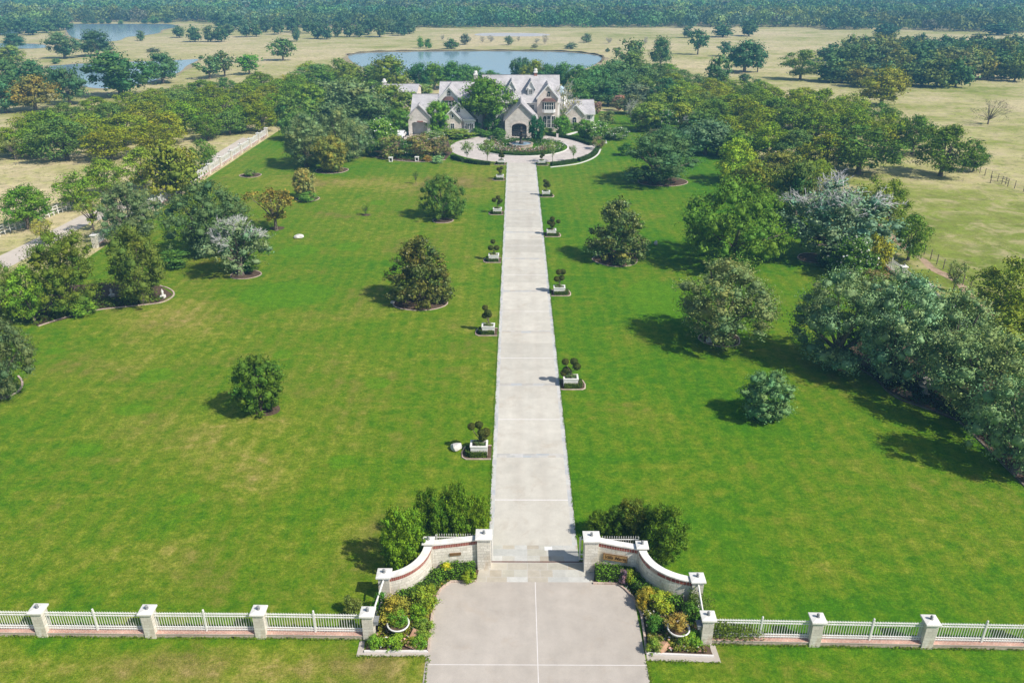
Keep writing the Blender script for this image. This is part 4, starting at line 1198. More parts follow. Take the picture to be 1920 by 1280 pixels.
pp = {-1: planter_proto(-1), 1: planter_proto(1)}; usedp = {-1: False, 1: False}
for i, (px, py, s) in enumerate(PL):
    x, y = gp(px, py); y += .55
    side = 'left' if s < 0 else 'right'
    x = (DX0 - 1.0) if s < 0 else (DX1 + 1.0)
    if i == 6: x -= .1
    o = pp[s] if not usedp[s] else copy_tree(pp[s]); usedp[s] = True
    o.location = (x, y, 0)
    tag(o, 'white box planter, %s along the %s of the drive' % (ordn[i], side), 'planter', 'white planters beside the drive')
    skirt((x, y), s, i)
    tr_ = empty('topiary_tree', (x, y, .72)); tag(tr_, ['topiary of clipped green balls in the %s planter on the %s of the drive' % (ordn[i], side)][0], 'topiary', 'ball topiaries beside the drive')
    st = MB(); st.tube([(0, 0, 0), (.04, .03, .35), (0, .05, .6)], [.06, .05, .045], 6)
    for (bx_, by_, bz) in CFG[i]:
        st.tube([(0, .05, .45), (bx_ * .6, by_ * .6 + .02, (bz - .85) * .6 + .1), (bx_, by_, bz - .85)], [.035, .028, .02], 5)
    st.build('stem', M['bark'], tr_)
    for j, (bx_, by_, bz) in enumerate(CFG[i]):
        f = put(bpy.data.objects.new('foliage_ball', BALLS[j % 3]), tr_); f.location = (bx_, by_, bz - .85); f.color = (.085 * rnd.uniform(.85, 1.2), .105, .018, 1)
        k = rnd.uniform(.85, 1.08); f.scale = (k, k, k * .9)
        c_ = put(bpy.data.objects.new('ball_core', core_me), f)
    pl_ = plant_at('bush', x, y, .9, .28, 'low flowering plant filling the %s planter on the %s of the drive' % (ordn[i], side), 'plants in the drive planters', (.10, .12, .05)); pl_.location.z = .72

# grass growing over the hard edges: too many blades to count
def fringe(lines, n_per_m, tint, h=.10, seed=1, spread=.06):
    rng = np.random.default_rng(seed); P = []
    for path in lines:
        for a, b in zip(path[:-1], path[1:]):
            L = math.hypot(b[0] - a[0], b[1] - a[1]); n = int(L * n_per_m) + 1
            f = rng.uniform(0, 1, n); w = np.abs(np.sin(f * L * .9 + a[0])) * .7 + .3
            keep = rng.uniform(0, 1, n) < w
            x = a[0] + (b[0] - a[0]) * f + rng.normal(0, spread, n) * w; y = a[1] + (b[1] - a[1]) * f + rng.normal(0, spread, n) * w
            P.append(np.stack([x, y, .015 + h * rng.uniform(.1, .7, n)], 1)[keep])
    P = np.concatenate(P); n = len(P)
    N = unit(np.array((0, -.3, .8)) + rng.normal(size=P.shape) * .6)
    V, Fc = leaf_cards(rng, P, N, .11, .35)
    V[:, 2] = np.maximum(V[:, 2], .006)
    tv = rng.uniform(.65, 1.3, n)
    o = put(bpy.data.objects.new('grass_fringe', np_mesh('grass_fringe', V, Fc, M['leaf'], None, np.repeat(np.stack([tv, tv, tv, np.ones(n)], 1), 4, axis=0))))
    o.color = (*tint, 1); return tag(o, None, None, None, 'stuff')
fringe([[(DX0 - .03, SL_Y0 + .5), (DX0 - .03, DEND)], [(DX1 + .03, SL_Y0 + .5), (DX1 + .03, DEND)]], 60, (.10, .21, .008), .09, 91)
fringe([[(p[0], p[1] - .27) for p in lp], [(p[0], p[1] - .27) for p in rp], [(p[0], p[1] + .27) for p in lp], [(p[0], p[1] + .27) for p in rp]], 90, (.13, .21, .012), .16, 92, .05)
fringe([[gp(803, 1231), gp(796, 1290)], [gp(1213, 1238), gp(1222, 1290)], [gp(668, 1231), gp(802, 1231)], [gp(1213, 1239), gp(1352, 1243)]], 70, (.13, .20, .012), .09, 93)

# ------------------------------------------------------------------ the house
house = empty('manor_house', (0, 0, 0))
tag(house, 'large pale stone manor house with grey slate roofs, gables and dormers behind the turning circle', 'house')
YF = PC_Y + 8.2
def P_(px, py, Y): return wp(px, py, Y)
def X_(px, Y, py=220): return wp(px, py, Y)[0]
def Z_(py, Y): return wp(967, py, Y)[1]
class BLD:
    def __init__(self, root): self.root = root
    def gable_y(self, x0, x1, y0, y1, ze, zr, wall, over=.4, th=.22, front=.3, z0=0, wallname='wall', hollow=False):
        xm = (x0 + x1) / 2; sl = (zr - ze) / (xm - x0)
        e = .04
        if not hollow:
            MB().yprism([(x0, z0), (x1, z0), (x1, ze - e), (xm, zr - e), (x0, ze - e)], y0, y1).build(wallname, wall, self.root)
        self.roof_y(x0, x1, y0 - front, y1, ze, zr, over, th)
        # verge boards on the front
        v = MB()
        for s in (-1, 1):
            xo = xm + s * (xm - x0 + over)
            zo = ze - sl * over
            pts = [(xo, zo - .10), (xm, zr - .10), (xm, zr + th + .02), (xo, zo + th + .02)]
            v.yprism(pts if s < 0 else pts[::-1], y0 - front - .06, y0 - front - .002)
        v.build('verge', M['trim'], self.root)
    def roof_y(self, x0, x1, y0, y1, ze, zr, over=.4, th=.22):
        xm = (x0 + x1) / 2; sl = (zr - ze) / (xm - x0); zo = ze - sl * over
        r = MB()
        for s in (-1, 1):
            xo = xm + s * (xm - x0 + over)
            pts = [(xo, zo), (xm, zr), (xm, zr + th), (xo, zo + th)]
            r.yprism(pts if s < 0 else pts[::-1], y0, y1)
        r.bx(xm - .1, xm + .1, y0, y1, zr + th - .05, zr + th + .06, 1)
        r.build('roof', [M['roof'], M['roofdark']], self.root)
    def gable_x(self, x0, x1, y0, y1, ze, zr, wall, over=.45, th=.22, side=.35, z0=0):
        ym = (y0 + y1) / 2; sl = (zr - ze) / (ym - y0); zo = ze - sl * over; e = .04
        w = MB(); n = [(y0, z0), (y1, z0), (y1, ze - e), (ym, zr - e), (y0, ze - e)]
        vs = [(x0, a, b) for a, b in n] + [(x1, a, b) for a, b in n]
        w.add(vs, [tuple(range(5)), tuple(range(5, 10))[::-1]] + [(k, 5 + k, 5 + (k + 1) % 5, (k + 1) % 5) for k in range(5)])
        w.build('wall', wall, self.root)
        r = MB()
        for s in (-1, 1):
            yo = ym + s * (ym - y0 + over)
            q = [(yo, zo), (ym, zr), (ym, zr + th), (yo, zo + th)]
            vs = [(x0 - side, a, b) for a, b in q] + [(x1 + side, a, b) for a, b in q]
            r.add(vs, [(0, 1, 2, 3), (7, 6, 5, 4)] + [(k, 4 + k, 4 + (k + 1) % 4, (k + 1) % 4) for k in range(4)])
        r.bx(x0 - side, x1 + side, ym - .11, ym + .11, zr + th - .05, zr + th + .07, 1)
        r.build('roof', [M['roof'], M['roofdark']], self.root)
        MB().bx(x0 - .2, x1 + .2, y0 - over - .1, y0 - over + .02, zo - .02, zo + .16).build('gutter', M['trim'], self.root)
    def window(self, x, z, w, h, y, cols=2, rows=3, arch=False, frame=.09, mat='trim', name='window'):
        f = MB(); d = .09
        if arch:
            n = 10
            outer = [(x - w / 2 - frame, z), (x - w / 2 - frame, z + h - w / 2)] + [(x - (w / 2 + frame) * math.cos(t), z + h - w / 2 + (w / 2 + frame) * math.sin(t)) for t in np.linspace(.15, math.pi - .15, n)] + [(x + w / 2 + frame, z + h - w / 2), (x + w / 2 + frame, z)]
            f.yprism(outer, y - .04, y + .05)
        else:
            f.bx(x - w / 2 - frame, x + w / 2 + frame, y - d, y + .05, z - frame, z); f.bx(x - w / 2 - frame, x + w / 2 + frame, y - d, y + .05, z + h, z + h + frame)
            f.bx(x - w / 2 - frame, x - w / 2, y - d, y + .05, z, z + h); f.bx(x + w / 2, x + w / 2 + frame, y - d, y + .05, z, z + h)
        for i in range(1, cols): f.bx(x - w / 2 + w * i / cols - .025, x - w / 2 + w * i / cols + .025, y - .075, y - .045, z, z + h - (w / 2 if arch else 0))
        for i in range(1, rows): f.bx(x - w / 2, x + w / 2, y - .07, y - .045, z + h * i / rows - .02, z + h * i / rows + .02)
        o = f.build(name, M[mat], self.root)
        g = MB()
        if arch:
            g.yprism([(x - w / 2, z + .02), (x - w / 2, z + h - w / 2)] + [(x - w / 2 * math.cos(t), z + h - w / 2 + w / 2 * math.sin(t)) for t in np.linspace(.15, math.pi - .15, 10)] + [(x + w / 2, z + h - w / 2), (x + w / 2, z + .02)], y - .044, y - .03)
        else:
            g.bx(x - w / 2, x + w / 2, y - .04, y + .02, z, z + h)
        g.build('pane', M['glass'], o)
        return o
    def winpx(self, pxa, pxb, pya, pyb, Y, **kw):     # a window surveyed on the facade plane Y
        xa, za = P_(pxa, pyb, Y); xb, zb = P_(pxb, pya, Y)
        return self.window((xa + xb) / 2, za, xb - xa, zb - za, Y, **kw)
    def chimney(self, px0, px1, py_top, py_base, Y, brickfrac=.0):
        x0, x1 = X_(px0, Y, py_base), X_(px1, Y, py_base); zb, zt = Z_(py_base, Y) - 2.0, Z_(py_top, Y)
        h = zt - zb; c = MB()
        c.bx(x0, x1, Y - .6, Y + .6, zb, zt - .9, 1 if brickfrac else 0)
        o = c.build('chimney', [M['stone_house'], M['redbrick']], self.root)
        k = MB(); k.bx(x0 - .12, x1 + .12, Y - .72, Y + .72, zt - .9, zt - .68); k.bx(x0 + .05, x1 - .05, Y - .55, Y + .55, zt - .68, zt - .55)
        k.lathe([(.38, zt - .55), (.42, zt - .3), (.3, zt - .1), (.32, zt)], ((x0 + x1) / 2, Y, 0), 12)
        k.build('chimney_cap', M['coping'], o)
B = BLD(house)
# main block
ze, YR = Z_(190, YF), YF + 6.6
zr = Z_(142.5, YR)
mx0, mx1 = X_(868, YF), X_(1046.5, YF)
B.gable_x(X_(905, YR, 141), X_(1048, YR, 141), YF, YF + 13.2, ze, zr, M['stucco'], side=.15)
# link block left of it
zl = Z_(188, YF - .6)
B.gable_x(X_(824, YF, 170), X_(905, YF, 170) - .2, YF - .6, YF + 10.4, zl - .3, Z_(155, YF + 4.9), M['stucco'], side=.3)
for a in (875, 888): B.winpx(a, a + 7, 196, 210, YF - .62)
for a in (874, 889): B.winpx(a, a + 7, 224, 238, YF - .62, rows=2)
# tall gable of the link block
Yc = YF - 2.4
cx0, cx1 = X_(823, Yc, 186), X_(862, Yc, 186)
B.gable_y(cx0, cx1, Yc, YF + 4.6, Z_(186, Yc), Z_(164, Yc), M['stucco'], over=.5)
B.winpx(838.6, 844.5, 171, 180, Yc - .02, arch=True, cols=2, rows=2)
def bay(pxa, pxb, py_aw0, py_aw1, py_w1, py_b, Y, out=.8, panes=3, cols=2):
    xa, xb = X_(pxa, Y - out, py_aw1), X_(pxb, Y - out, py_aw1)
    z3, z2, z1, z0 = Z_(py_aw0, Y - .1), Z_(py_aw1, Y - out), Z_(py_w1, Y - out), Z_(py_b, Y - out)
    s = .45
    poly = [(xa, Y + .1), (xa, Y - .1), (xa + s, Y - out), (xb - s, Y - out), (xb, Y - .1), (xb, Y + .1)]
    o = MB().prism(poly, z0, z1).prism(poly, z2 - .18, z2).build('bay_window', M['trim'], house)
    g = MB().prism([(x + (0.06 if x < (xa + xb) / 2 else -.06), y + (.06 if y < Y - .2 else 0)) for x, y in poly], z1, z2 - .18)
    g.build('pane', M['glass'], o)
    m = MB()
    for i in range(panes + 1):
        x = xa + s + (xb - xa - 2 * s) * i / panes
        m.bx(x - .05, x + .05, Y - out - .03, Y - out + .05, z1, z2 - .18)
    m.bx(xa + s, xb - s, Y - out - .02, Y - out + .05, (z1 + z2) / 2, (z1 + z2) / 2 + .05)
    m.build('mullion', M['trim'], o)
    a = MB(); ov = .25
    lo = [(xa - ov, Y), (xa + s - ov, Y - out - ov), (xb - s + ov, Y - out - ov), (xb + ov, Y)]
    hi = [(xa + .45, Y), (xa + s + .35, Y - .35), (xb - s - .35, Y - .35), (xb - .45, Y)]
    vs = [(x, y, z2) for x, y in lo] + [(x, y, z3) for x, y in hi]
    a.add(vs, [(0, 1, 5, 4), (1, 2, 6, 5), (2, 3, 7, 6), (4, 5, 6, 7), (0, 3, 2, 1), (3, 0, 4, 7)])
    a.build('copper_awning', M['copper'], o)
bay(830.5, 851, 181.5, 188.5, 199.5, 203, Yc, .7, 2)
# garage wing, lower left
Yg = gp(785, 255)[1]
zg = Z_(209, Yg + 3)
B.gable_x(X_(774, YF, 200), cx0 - .05, Yg + 3, Yg + 13, zg, Z_(178.5, Yg + 8), M['stone_house'], side=.1)
# stone gable with a carriage opening
gx0, gx1 = X_(765, Yg, 220), X_(806, Yg, 220)
gze, gzr = Z_(219, Yg), Z_(197.5, Yg)
ox0, ox1, oz = X_(772.5, Yg, 240), X_(801.5, Yg, 240), Z_(229.5, Yg)
gm_ = (gx0 + gx1) / 2
MB().yprism([(gx0, 0), (ox0, 0), (ox0, oz - .25), (ox0 + .5, oz), (ox1 - .5, oz), (ox1, oz - .25), (ox1, 0), (gx1, 0), (gx1, gze - .04), (gm_, gzr - .04), (gx0, gze - .04)], Yg, Yg + .5).build('gable_wall', M['stone_house'], house)
MB().bx(gx0, gx0 + .4, Yg + .5, Yg + 7.5, 0, gze - .1).bx(gx1 - .4, gx1, Yg + .5, Yg + 7.5, 0, gze - .1).build('wall', M['stone_house'], house)
B.roof_y(gx0, gx1, Yg - .3, Yg + 2.2, gze, gzr)
MB().bx(ox0 + 1.2, ox1 - .9, Yg - .05, Yg + .0 - .003, oz + .05, oz + .3).build('lintel', M['redbrick'], house)
MB().bx(gx0 + .4, gx1 - .4, Yg + 2.6, Yg + 2.9, 0, 2.9).build('white_court_wall', M['white'], house)  # courtyard wall behind the opening, made white to bounce light
# white gable with the lower stone gable in front
Ye = gp(860, 251)[1]
ex0, ex1 = X_(831, Ye, 225), X_(889.5, Ye, 225)
B.gable_y(ex0, ex1, Ye, YF, Z_(224.5, Ye), Z_(193, Ye), M['stucco'], over=.35)
B.winpx(857.2, 862.3, 202, 211, Ye - .02, arch=True, cols=2, rows=2)
Ys = Ye - 1.6
sx0, sx1 = X_(829, Ys, 225), X_(864.5, Ys, 225)
B.gable_y(sx0, sx1, Ys, Ye + 1, Z_(224.5, Ys), Z_(206.5, Ys), M['stone_warm'], over=.2)
B.winpx(845.5, 851.5, 232, 245, Ys - .02, cols=2, rows=3)
B.winpx(847, 850, 215, 221, Ys - .02, cols=1, rows=1)
bx0, bx1 = X_(870.5, Ye - 1, 235), X_(889.5, Ye - 1, 235)
b_ = MB(); b_.bx(bx0, bx1, Ye - 1, Ye + .2, 0, Z_(227.5, Ye - 1)).build('bay', M['stucco'], house)
MB().bx(bx0 - .2, bx1 + .2, Ye - 1.25, Ye + .2, Z_(227.5, Ye - 1), Z_(227.5, Ye - 1) + .35).build('cornice', M['trim'], house)
for a in (872.5, 881): B.winpx(a, a + 6.5, 232, 242, Ye - 1.02, cols=2, rows=3)
# entrance porch with a wide arch
x0, x1 = X_(947, PC_Y, 240), X_(1006, PC_Y, 240)
zpe, zpr = Z_(224, PC_Y), Z_(194.5, PC_Y)
ax0, ax1, az = X_(959.5, PC_Y, 240), X_(987.5, PC_Y, 240), Z_(231.5, PC_Y)
am_ = (ax0 + ax1) / 2; xm = (x0 + x1) / 2; aw = (ax1 - ax0) / 2
arch = [(am_ - aw * math.cos(q), az - .75 + .75 * math.sin(q)) for q in np.linspace(0, math.pi, 15)]
MB().yprism([(x0, 0), (ax0, 0)] + arch + [(ax1, 0), (x1, 0), (x1, zpe - .04), (xm, zpr - .04), (x0, zpe - .04)], PC_Y, PC_Y + .6).build('porch_front', M['stone_house'], house)
vo = [(am_ - (aw + .32) * math.cos(q), az - .75 + 1.07 * math.sin(q)) for q in np.linspace(0, math.pi, 15)]
MB().yprism(vo + arch[::-1], PC_Y - .05, PC_Y - .003).build('arch_ring', M['stone_warm'], house)
MB().bx(x0, x0 + .45, PC_Y + .6, YF, 0, zpe - .1).bx(x1 - .45, x1, PC_Y + .6, YF, 0, zpe - .1).build('porch_wall', M['stone_house'], house)
B.roof_y(x0, x1, PC_Y - .3, YF + .4, zpe, zpr, .35)
v = MB(); sl = (zpr - zpe) / (xm - x0)
for s in (-1, 1):
    xo = xm + s * (xm - x0 + .35); zo = zpe - sl * .35
    pts = [(xo, zo - .1), (xm, zpr - .1), (xm, zpr + .24), (xo, zo + .24)]
    v.yprism(pts if s < 0 else pts[::-1], PC_Y - .36, PC_Y - .302)
v.build('verge', M['roofdark'], house)
stp = MB()
for i in range(6): stp.bx(am_ - 1.6, am_ + 1.9, YF - 5.4 + i * .8, YF - .06, .001 + .34 * i, .34 * (i + 1))
stp.build('front_steps', M['joint'], house)
MB().bx(am_ - 1.0, am_ + 1.3, YF - .12, YF - .03, 2.06, 4.6).build('front_door', M['bronze'], house)
# facade windows beside the porch
B.winpx(951.5, 957.5, 197, 208.5, YF - .02, cols=2, rows=3)
B.winpx(994, 1001, 197, 208.5, YF - .02, cols=2, rows=3)
B.winpx(935, 941, 197, 208.5, YF - .02, cols=2, rows=3); B.winpx(915, 921, 197, 208.5, YF - .02, cols=2, rows=3)
B.winpx(925, 934, 226, 240, YF - .02, cols=2, rows=3); B.winpx(908, 917, 226, 240, YF - .02, cols=2, rows=3)
# projecting right gable
Yh = YF - 1.5
hx0, hx1 = X_(1007.5, Yh, 190), X_(1046, Yh, 190)
B.gable_y(hx0, hx1, Yh, YF + 5.5, Z_(183.5, Yh), Z_(160.5, Yh), M['stone_warm'], over=.25)
B.winpx(1025.5, 1032, 172, 181, Yh - .02, arch=True, cols=2, rows=2, mat='stone_warm')
bay(1017, 1042, 184.5, 191, 206, 212, Yh, 1.0, 4)
for a, ar in ((1018, True), (1026, False), (1034, False)):
    B.winpx(a, a + 6.5, 218, 239, Yh - .02, arch=ar, cols=2, rows=3)
# dormers
def roofY(py):
    lo, hi = YF, YR
    for _ in range(40):
        mid = (lo + hi) / 2
        zroof = ze + (zr - ze) * (mid - YF) / (YR - YF) + .25
        if Z_(py, mid) > zroof: lo = mid
        else: hi = mid
    return lo
for pxa, pxb in ((951, 966.5), (987.5, 1003)):
    Yd = roofY(179); dx0, dx1 = X_(pxa, Yd, 170), X_(pxb, Yd, 170)
    d_e, d_r = Z_(165, Yd), Z_(152.5, Yd)
    r0 = B.root
    dm_ = MB().bx(dx0 + .2, dx1 - .2, Yd, Yd + 4, Z_(180.5, Yd) - .4, d_e).build('dormer', M['trim'], house)
    B.root = dm_
    B.gable_y(dx0 + .12, dx1 - .12, Yd - .02, Yd + 5, d_e, d_r, M['trim'], over=.3, th=.15, front=.2, z0=d_e - .1, wallname='pediment')
    MB().bx(dx0 - .1, dx0 + .5, Yd - .15, Yd - .02, d_e - .1, d_e + .12).bx(dx1 - .5, dx1 + .1, Yd - .15, Yd - .02, d_e - .1, d_e + .12).build('cornice', M['trim'], dm_)
    B.winpx(pxa + 4.5, pxb - 4.5, 168, 176.5, Yd - .02, cols=2, rows=3)
    B.root = r0
# right low wing
Yi = YF + 3.5
B.gable_x(X_(1050, Yi, 200), X_(1115, Yi, 200), Yi, Yi + 9, Z_(212.5, Yi), Z_(188.5, Yi + 4.5), M['stucco'], side=.2)
B.gable_y(X_(1063, Yi - 1.5, 215), X_(1095, Yi - 1.5, 215), Yi - 1.5, Yi + 4, Z_(214, Yi - 1.5), Z_(197, Yi - 1.5), M['stone_warm'], over=.3)
B.winpx(1073, 1081, 220, 236, Yi - 1.52, arch=True, cols=2, rows=3)
B.winpx(1101, 1107, 217, 224, Yi - .02)
# small domed turret on the right
tx, tz = P_(1052.5, 176, YF + 5)
MB().lathe([(1.3, 0), (1.3, tz)], (tx, YF + 5, 0), 14).build('turret', M['stucco'], house, True)
MB().lathe([(1.5, tz), (1.35, tz + .5), (.95, tz + 1.1), (.4, tz + 1.5), (.05, tz + 1.75)], (tx, YF + 5, 0), 14).build('turret_roof', m_noisy('blue_lead_roof', (.36, .47, .55), (.42, .53, .6), 2, .4, .5, fineamt=.05), house, True)
B.chimney(889.2, 895, 133, 154, YF + 5.5); B.chimney(1001.3, 1007, 128.5, 141, YR + .3, 1)
# separate building behind to the left
outb = empty('guest_house', (0, 0, 0)); tag(outb, 'low pale roofed building behind trees left of the manor house', 'house')
B2 = BLD(outb); Yo = 212.0
B2.gable_x(X_(686, Yo, 170), X_(781, Yo, 170), Yo, Yo + 10, Z_(172.5, Yo), Z_(159.5, Yo + 5), M['stone_warm'], side=.2)
B2.chimney(717.5, 724, 148, 159, Yo + 5.2, 0)
for a in (700, 730, 760): B2.winpx(a, a + 8, 176, 184, Yo - .02)

# ------------------------------------------------------------------ turning circle garden
cx, cy = CIRC
def ring(r, a0, a1, n=24, c=None):
    c = c or CIRC
    return [(c[0] + r * math.cos(R(a0 + (a1 - a0) * i / n)), c[1] + r * math.sin(R(a0 + (a1 - a0) * i / n))) for i in range(n + 1)]
me_i = sheet('island_lawn', ring(CR_IN, 0, 355, 71), .03, M['lawn'])
tag(MB().wallpath(ring(CR_IN, 0, 360, 72), .2, 0, .14).build('island_kerb', M['joint']), 'low pale stone kerb round the planted island', 'kerb')
def band(r0, r1, a0, a1, n=30): return ring(r1, a0, a1, n) + ring(r0, a0, a1, n)[::-1]
hedge(ring(7.8, 200, 340, 40), 1.3, .45, 60, .17, (.07, .15, .015), 'hedge', 'scalloped green hedge along the near edge of the island', seed=61)
ground_cover('flower_bed', band(5.0, 7.0, 192, 348), 4200, 1.5, .2, (.12, .16, .04), ['petal_pink', 'petal_pink', 'petal_salmon', 'petal_white'], .8, 62)
ground_cover('flower_bed', band(5.0, 8.2, 140, 192), 1100, 1.2, .22, (.10, .16, .03), ['petal_salmon', 'petal_pink'], .4, 63)
ground_cover('island_planting', band(3.2, 8.4, 10, 170), 3200, 1.2, .24, (.075, .15, .02), ['petal_white'], .04, 64)
ground_cover('island_planting', band(5.0, 8.4, 345, 372), 900, 1.0, .22, (.08, .16, .02), ['petal_white'], .05, 65)
fx, fy = gp(977, 274)
fo = empty('tiered_fountain', (fx, fy, 0)); tag(fo, 'dark bronze tiered fountain at the centre of the planted island', 'fountain')
MB().lathe([(2.4, 0), (2.4, .5), (2.5, .5), (2.5, .6), (2.1, .6), (2.1, .35)], n=28).build('basin', M['edging'], fo)
MB().lathe([(2.1, .4), (2.09, .45), (.3, .46)], n=28).build('water', M['water'], fo)
MB().lathe([(.5, .4), (.45, .8), (.22, 1.0), (.25, 1.6), (.2, 2.0)], n=14).build('column', M['bronze'], fo, True)
MB().lathe([(.25, 1.95), (.9, 2.15), (1.05, 2.35), (.98, 2.36), (.3, 2.2)], n=20).build('bowl', M['bronze'], fo, True)
MB().lathe([(.2, 2.2), (.14, 2.7), (.5, 2.9), (.58, 3.0), (.5, 3.0), (.12, 2.95), (.1, 3.4), (.16, 3.6), (.04, 3.9)], n=14).build('bowl', M['bronze'], fo, True)
for i, pts in enumerate(([(848, 296), (857, 300), (868, 303.5)], [(872, 304.5), (895, 308), (919, 309.5)], [(1033, 311), (1055, 308.5), (1079, 304)], [(1085, 303), (1102, 297), (1114, 290), (1120, 281)], [(1026, 254), (1045, 257), (1070, 261), (1092, 267), (1108, 273)], [(838, 262), (850, 259), (880, 256), (912, 254.5)])):
    path = smooth_loop([gp(*p) for p in pts], 5, False)
    hedge(path, .85, .65, 45, .17, (.05, .11, .015), 'hedge', 'clipped low hedge, ' + ['far left piece on the near rim of the turning circle', 'piece left of the drive mouth on the turning circle', 'piece right of the drive mouth on the turning circle', 'right-hand rim of the turning circle curving away', 'right of the porch along the back of the turning circle', 'left of the porch along the back of the turning circle'][i], 'low hedges round the turning circle', seed=70 + i)
kerb(smooth_loop([gp(*p) for p in [(1032, 314), (1060, 311), (1085, 307), (1108, 299), (1121, 290), (1126, 280)]], 5, False), 'pale kerb sweeping round the right side of the turning circle', .3, .1, mat=M['joint'])
for a in [(876, 302, 27, 266, 'slim pale flowering tree farthest left on the turning circle'), (914, 306, 40, 262, 'fuller white flowering tree left of the drive mouth'), (1036, 305, 36, 264, 'white flowering tree right of the drive mouth'), (1075, 303, 16, 272, 'thin sparse tree on the right rim of the turning circle')]:
    T('crape', a[0], a[1], a[2], a[3], a[4], 'small trees on the turning circle rim')
# small post with a flag on the island edge
px_, py_ = gp(1043, 268)
r = empty('garden_flag', (px_, py_, 0)); tag(r, 'small pinkish white garden flag on a post right of the island', 'flag')
MB().tube([(0, 0, 0), (0, 0, 2.0)], [.05, .04], 6).build('post', M['white'], r)
MB().bx(.03, .42, -.02, .02, 1.0, 1.9).build('cloth', m_noisy('flag_cloth', (.7, .5, .5), (.75, .7, .68), 2, .8, .1), r)
# parked white car half hidden by the bushes at the court
def car(px, py, rz, label):
    x, y = gp(px, py); r = empty('parked_car', (x, y, .02), rz); tag(r, label, 'car')
    prof_ = [(-2.25, .35), (-2.3, .75), (-2.15, .95), (-1.2, 1.02), (-.55, 1.45), (.9, 1.48), (1.75, 1.05), (2.2, .95), (2.3, .6), (2.25, .35)]
    m_ = MB(); m_.yprism([(a, b) for a, b in prof_][::-1], -.88, .88); m_.build('body', M['carpaint'], r, bevel=.08)
    g = MB(); g.yprism([(-1.05, 1.03), (-.52, 1.38), (.85, 1.4), (1.5, 1.06)][::-1], -.895, .895); g.build('window', M['glass'], r)
    for a in (-1.4, 1.4):
        for b in (-.86, .86):
            MB().tube([(a, b - .1, .33), (a, b + .1, .33)], [.33, .33], 14).build('wheel', M['blackrubber'], r)
car(751, 259, 1.5, 'white car parked at the court, mostly hidden behind flowering bushes')
# lawn ornaments
def ornament(px, py, h, label, kind='statue', z=0):
    x, y = gp(px, py); r = empty('garden_statue', (x, y, 0)); tag(r, label, 'statue')
    MB().bx(-.24, .24, -.24, .24, 0, h * .3).build('plinth', M['coping'], r, bevel=.02)
    m_ = MB(); k = h
    m_.lathe([(.12 * k, .3 * k), (.15 * k, .4 * k), (.11 * k, .55 * k), (.16 * k, .7 * k), (.13 * k, .8 * k), (.055 * k, .84 * k), (.085 * k, .9 * k), (.075 * k, .97 * k), (.02 * k, 1.0 * k)], n=12, sy=.75)
    m_.build('figure', M['coping'], r, True)
ornament(306, 558, 1.0, 'white garden statue at the tip of the left bed'); ornament(210, 556, .95, 'small grey statue in the shade of the left bed trees')
ornament(1329, 641, .9, 'white statue in the ringed bed under the grey-green oak'); ornament(1567, 684, 1.3, 'white statue in shade at the bed corner under the right oaks'); ornament(1603, 684, .9, 'white stone ornament in shade beside the bed edging on the right')
def lantern(px, py, label):
    x, y = gp(px, py); r = empty('garden_lantern', (x, y, 0)); tag(r, label, 'lantern')
    m_ = MB(); m_.bx(-.34, -.22, -.3, .3, 0, .7).bx(.22, .34, -.3, .3, 0, .7).bx(-.4, .4, -.36, .36, .7, .82).bx(-.22, .22, -.28, .28, 0, .1); m_.build('housing', M['white'], r)
    MB().bx(-.2, .2, .1, .28, .1, .68).build('back', M['dark'], r)
lantern(733, 303, 'small white box lantern on the grass before the bushes, left one'); lantern(782, 302, 'small white box lantern on the grass before the bushes, right one')
ornament(1136, 269, .7, 'small white ornament on grass right of the turning circle')
fx, fy = gp(1734, 739)
M['fountstone'] = m_noisy('shade_toned_stone', (.30, .28, .25), (.40, .38, .34), 3, .85, .2, 14, .2)  # pale stone toned down, so the colour itself carries the deep shade
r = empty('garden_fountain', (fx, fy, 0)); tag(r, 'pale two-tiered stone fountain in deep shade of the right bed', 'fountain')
MB().lathe([(.4, 0), (.38, .12), (.16, .3), (.14, .55), (.2, .65)], n=16).build('pedestal', M['fountstone'], r, True)
MB().lathe([(.15, .62), (.6, .78), (.72, .92), (.66, .92), (.2, .8)], n=20).build('bowl', M['fountstone'], r, True)
MB().lathe([(.13, .8), (.1, 1.25), (.38, 1.4), (.44, 1.5), (.38, 1.5), (.1, 1.45), (.06, 1.7), (.02, 1.8)], n=16).build('bowl', M['fountstone'], r, True)
x, y = gp(16, 583); o = MB().lathe([(.3, 0), (.42, .3), (.5, .75), (.55, .78), (.5, .85), (.42, .8)], n=16).build('terracotta_pot', M['terracotta'], None, True); o.location = (x, y, 0); tag(o, 'orange terracotta pot at the far left bed edge', 'pot')

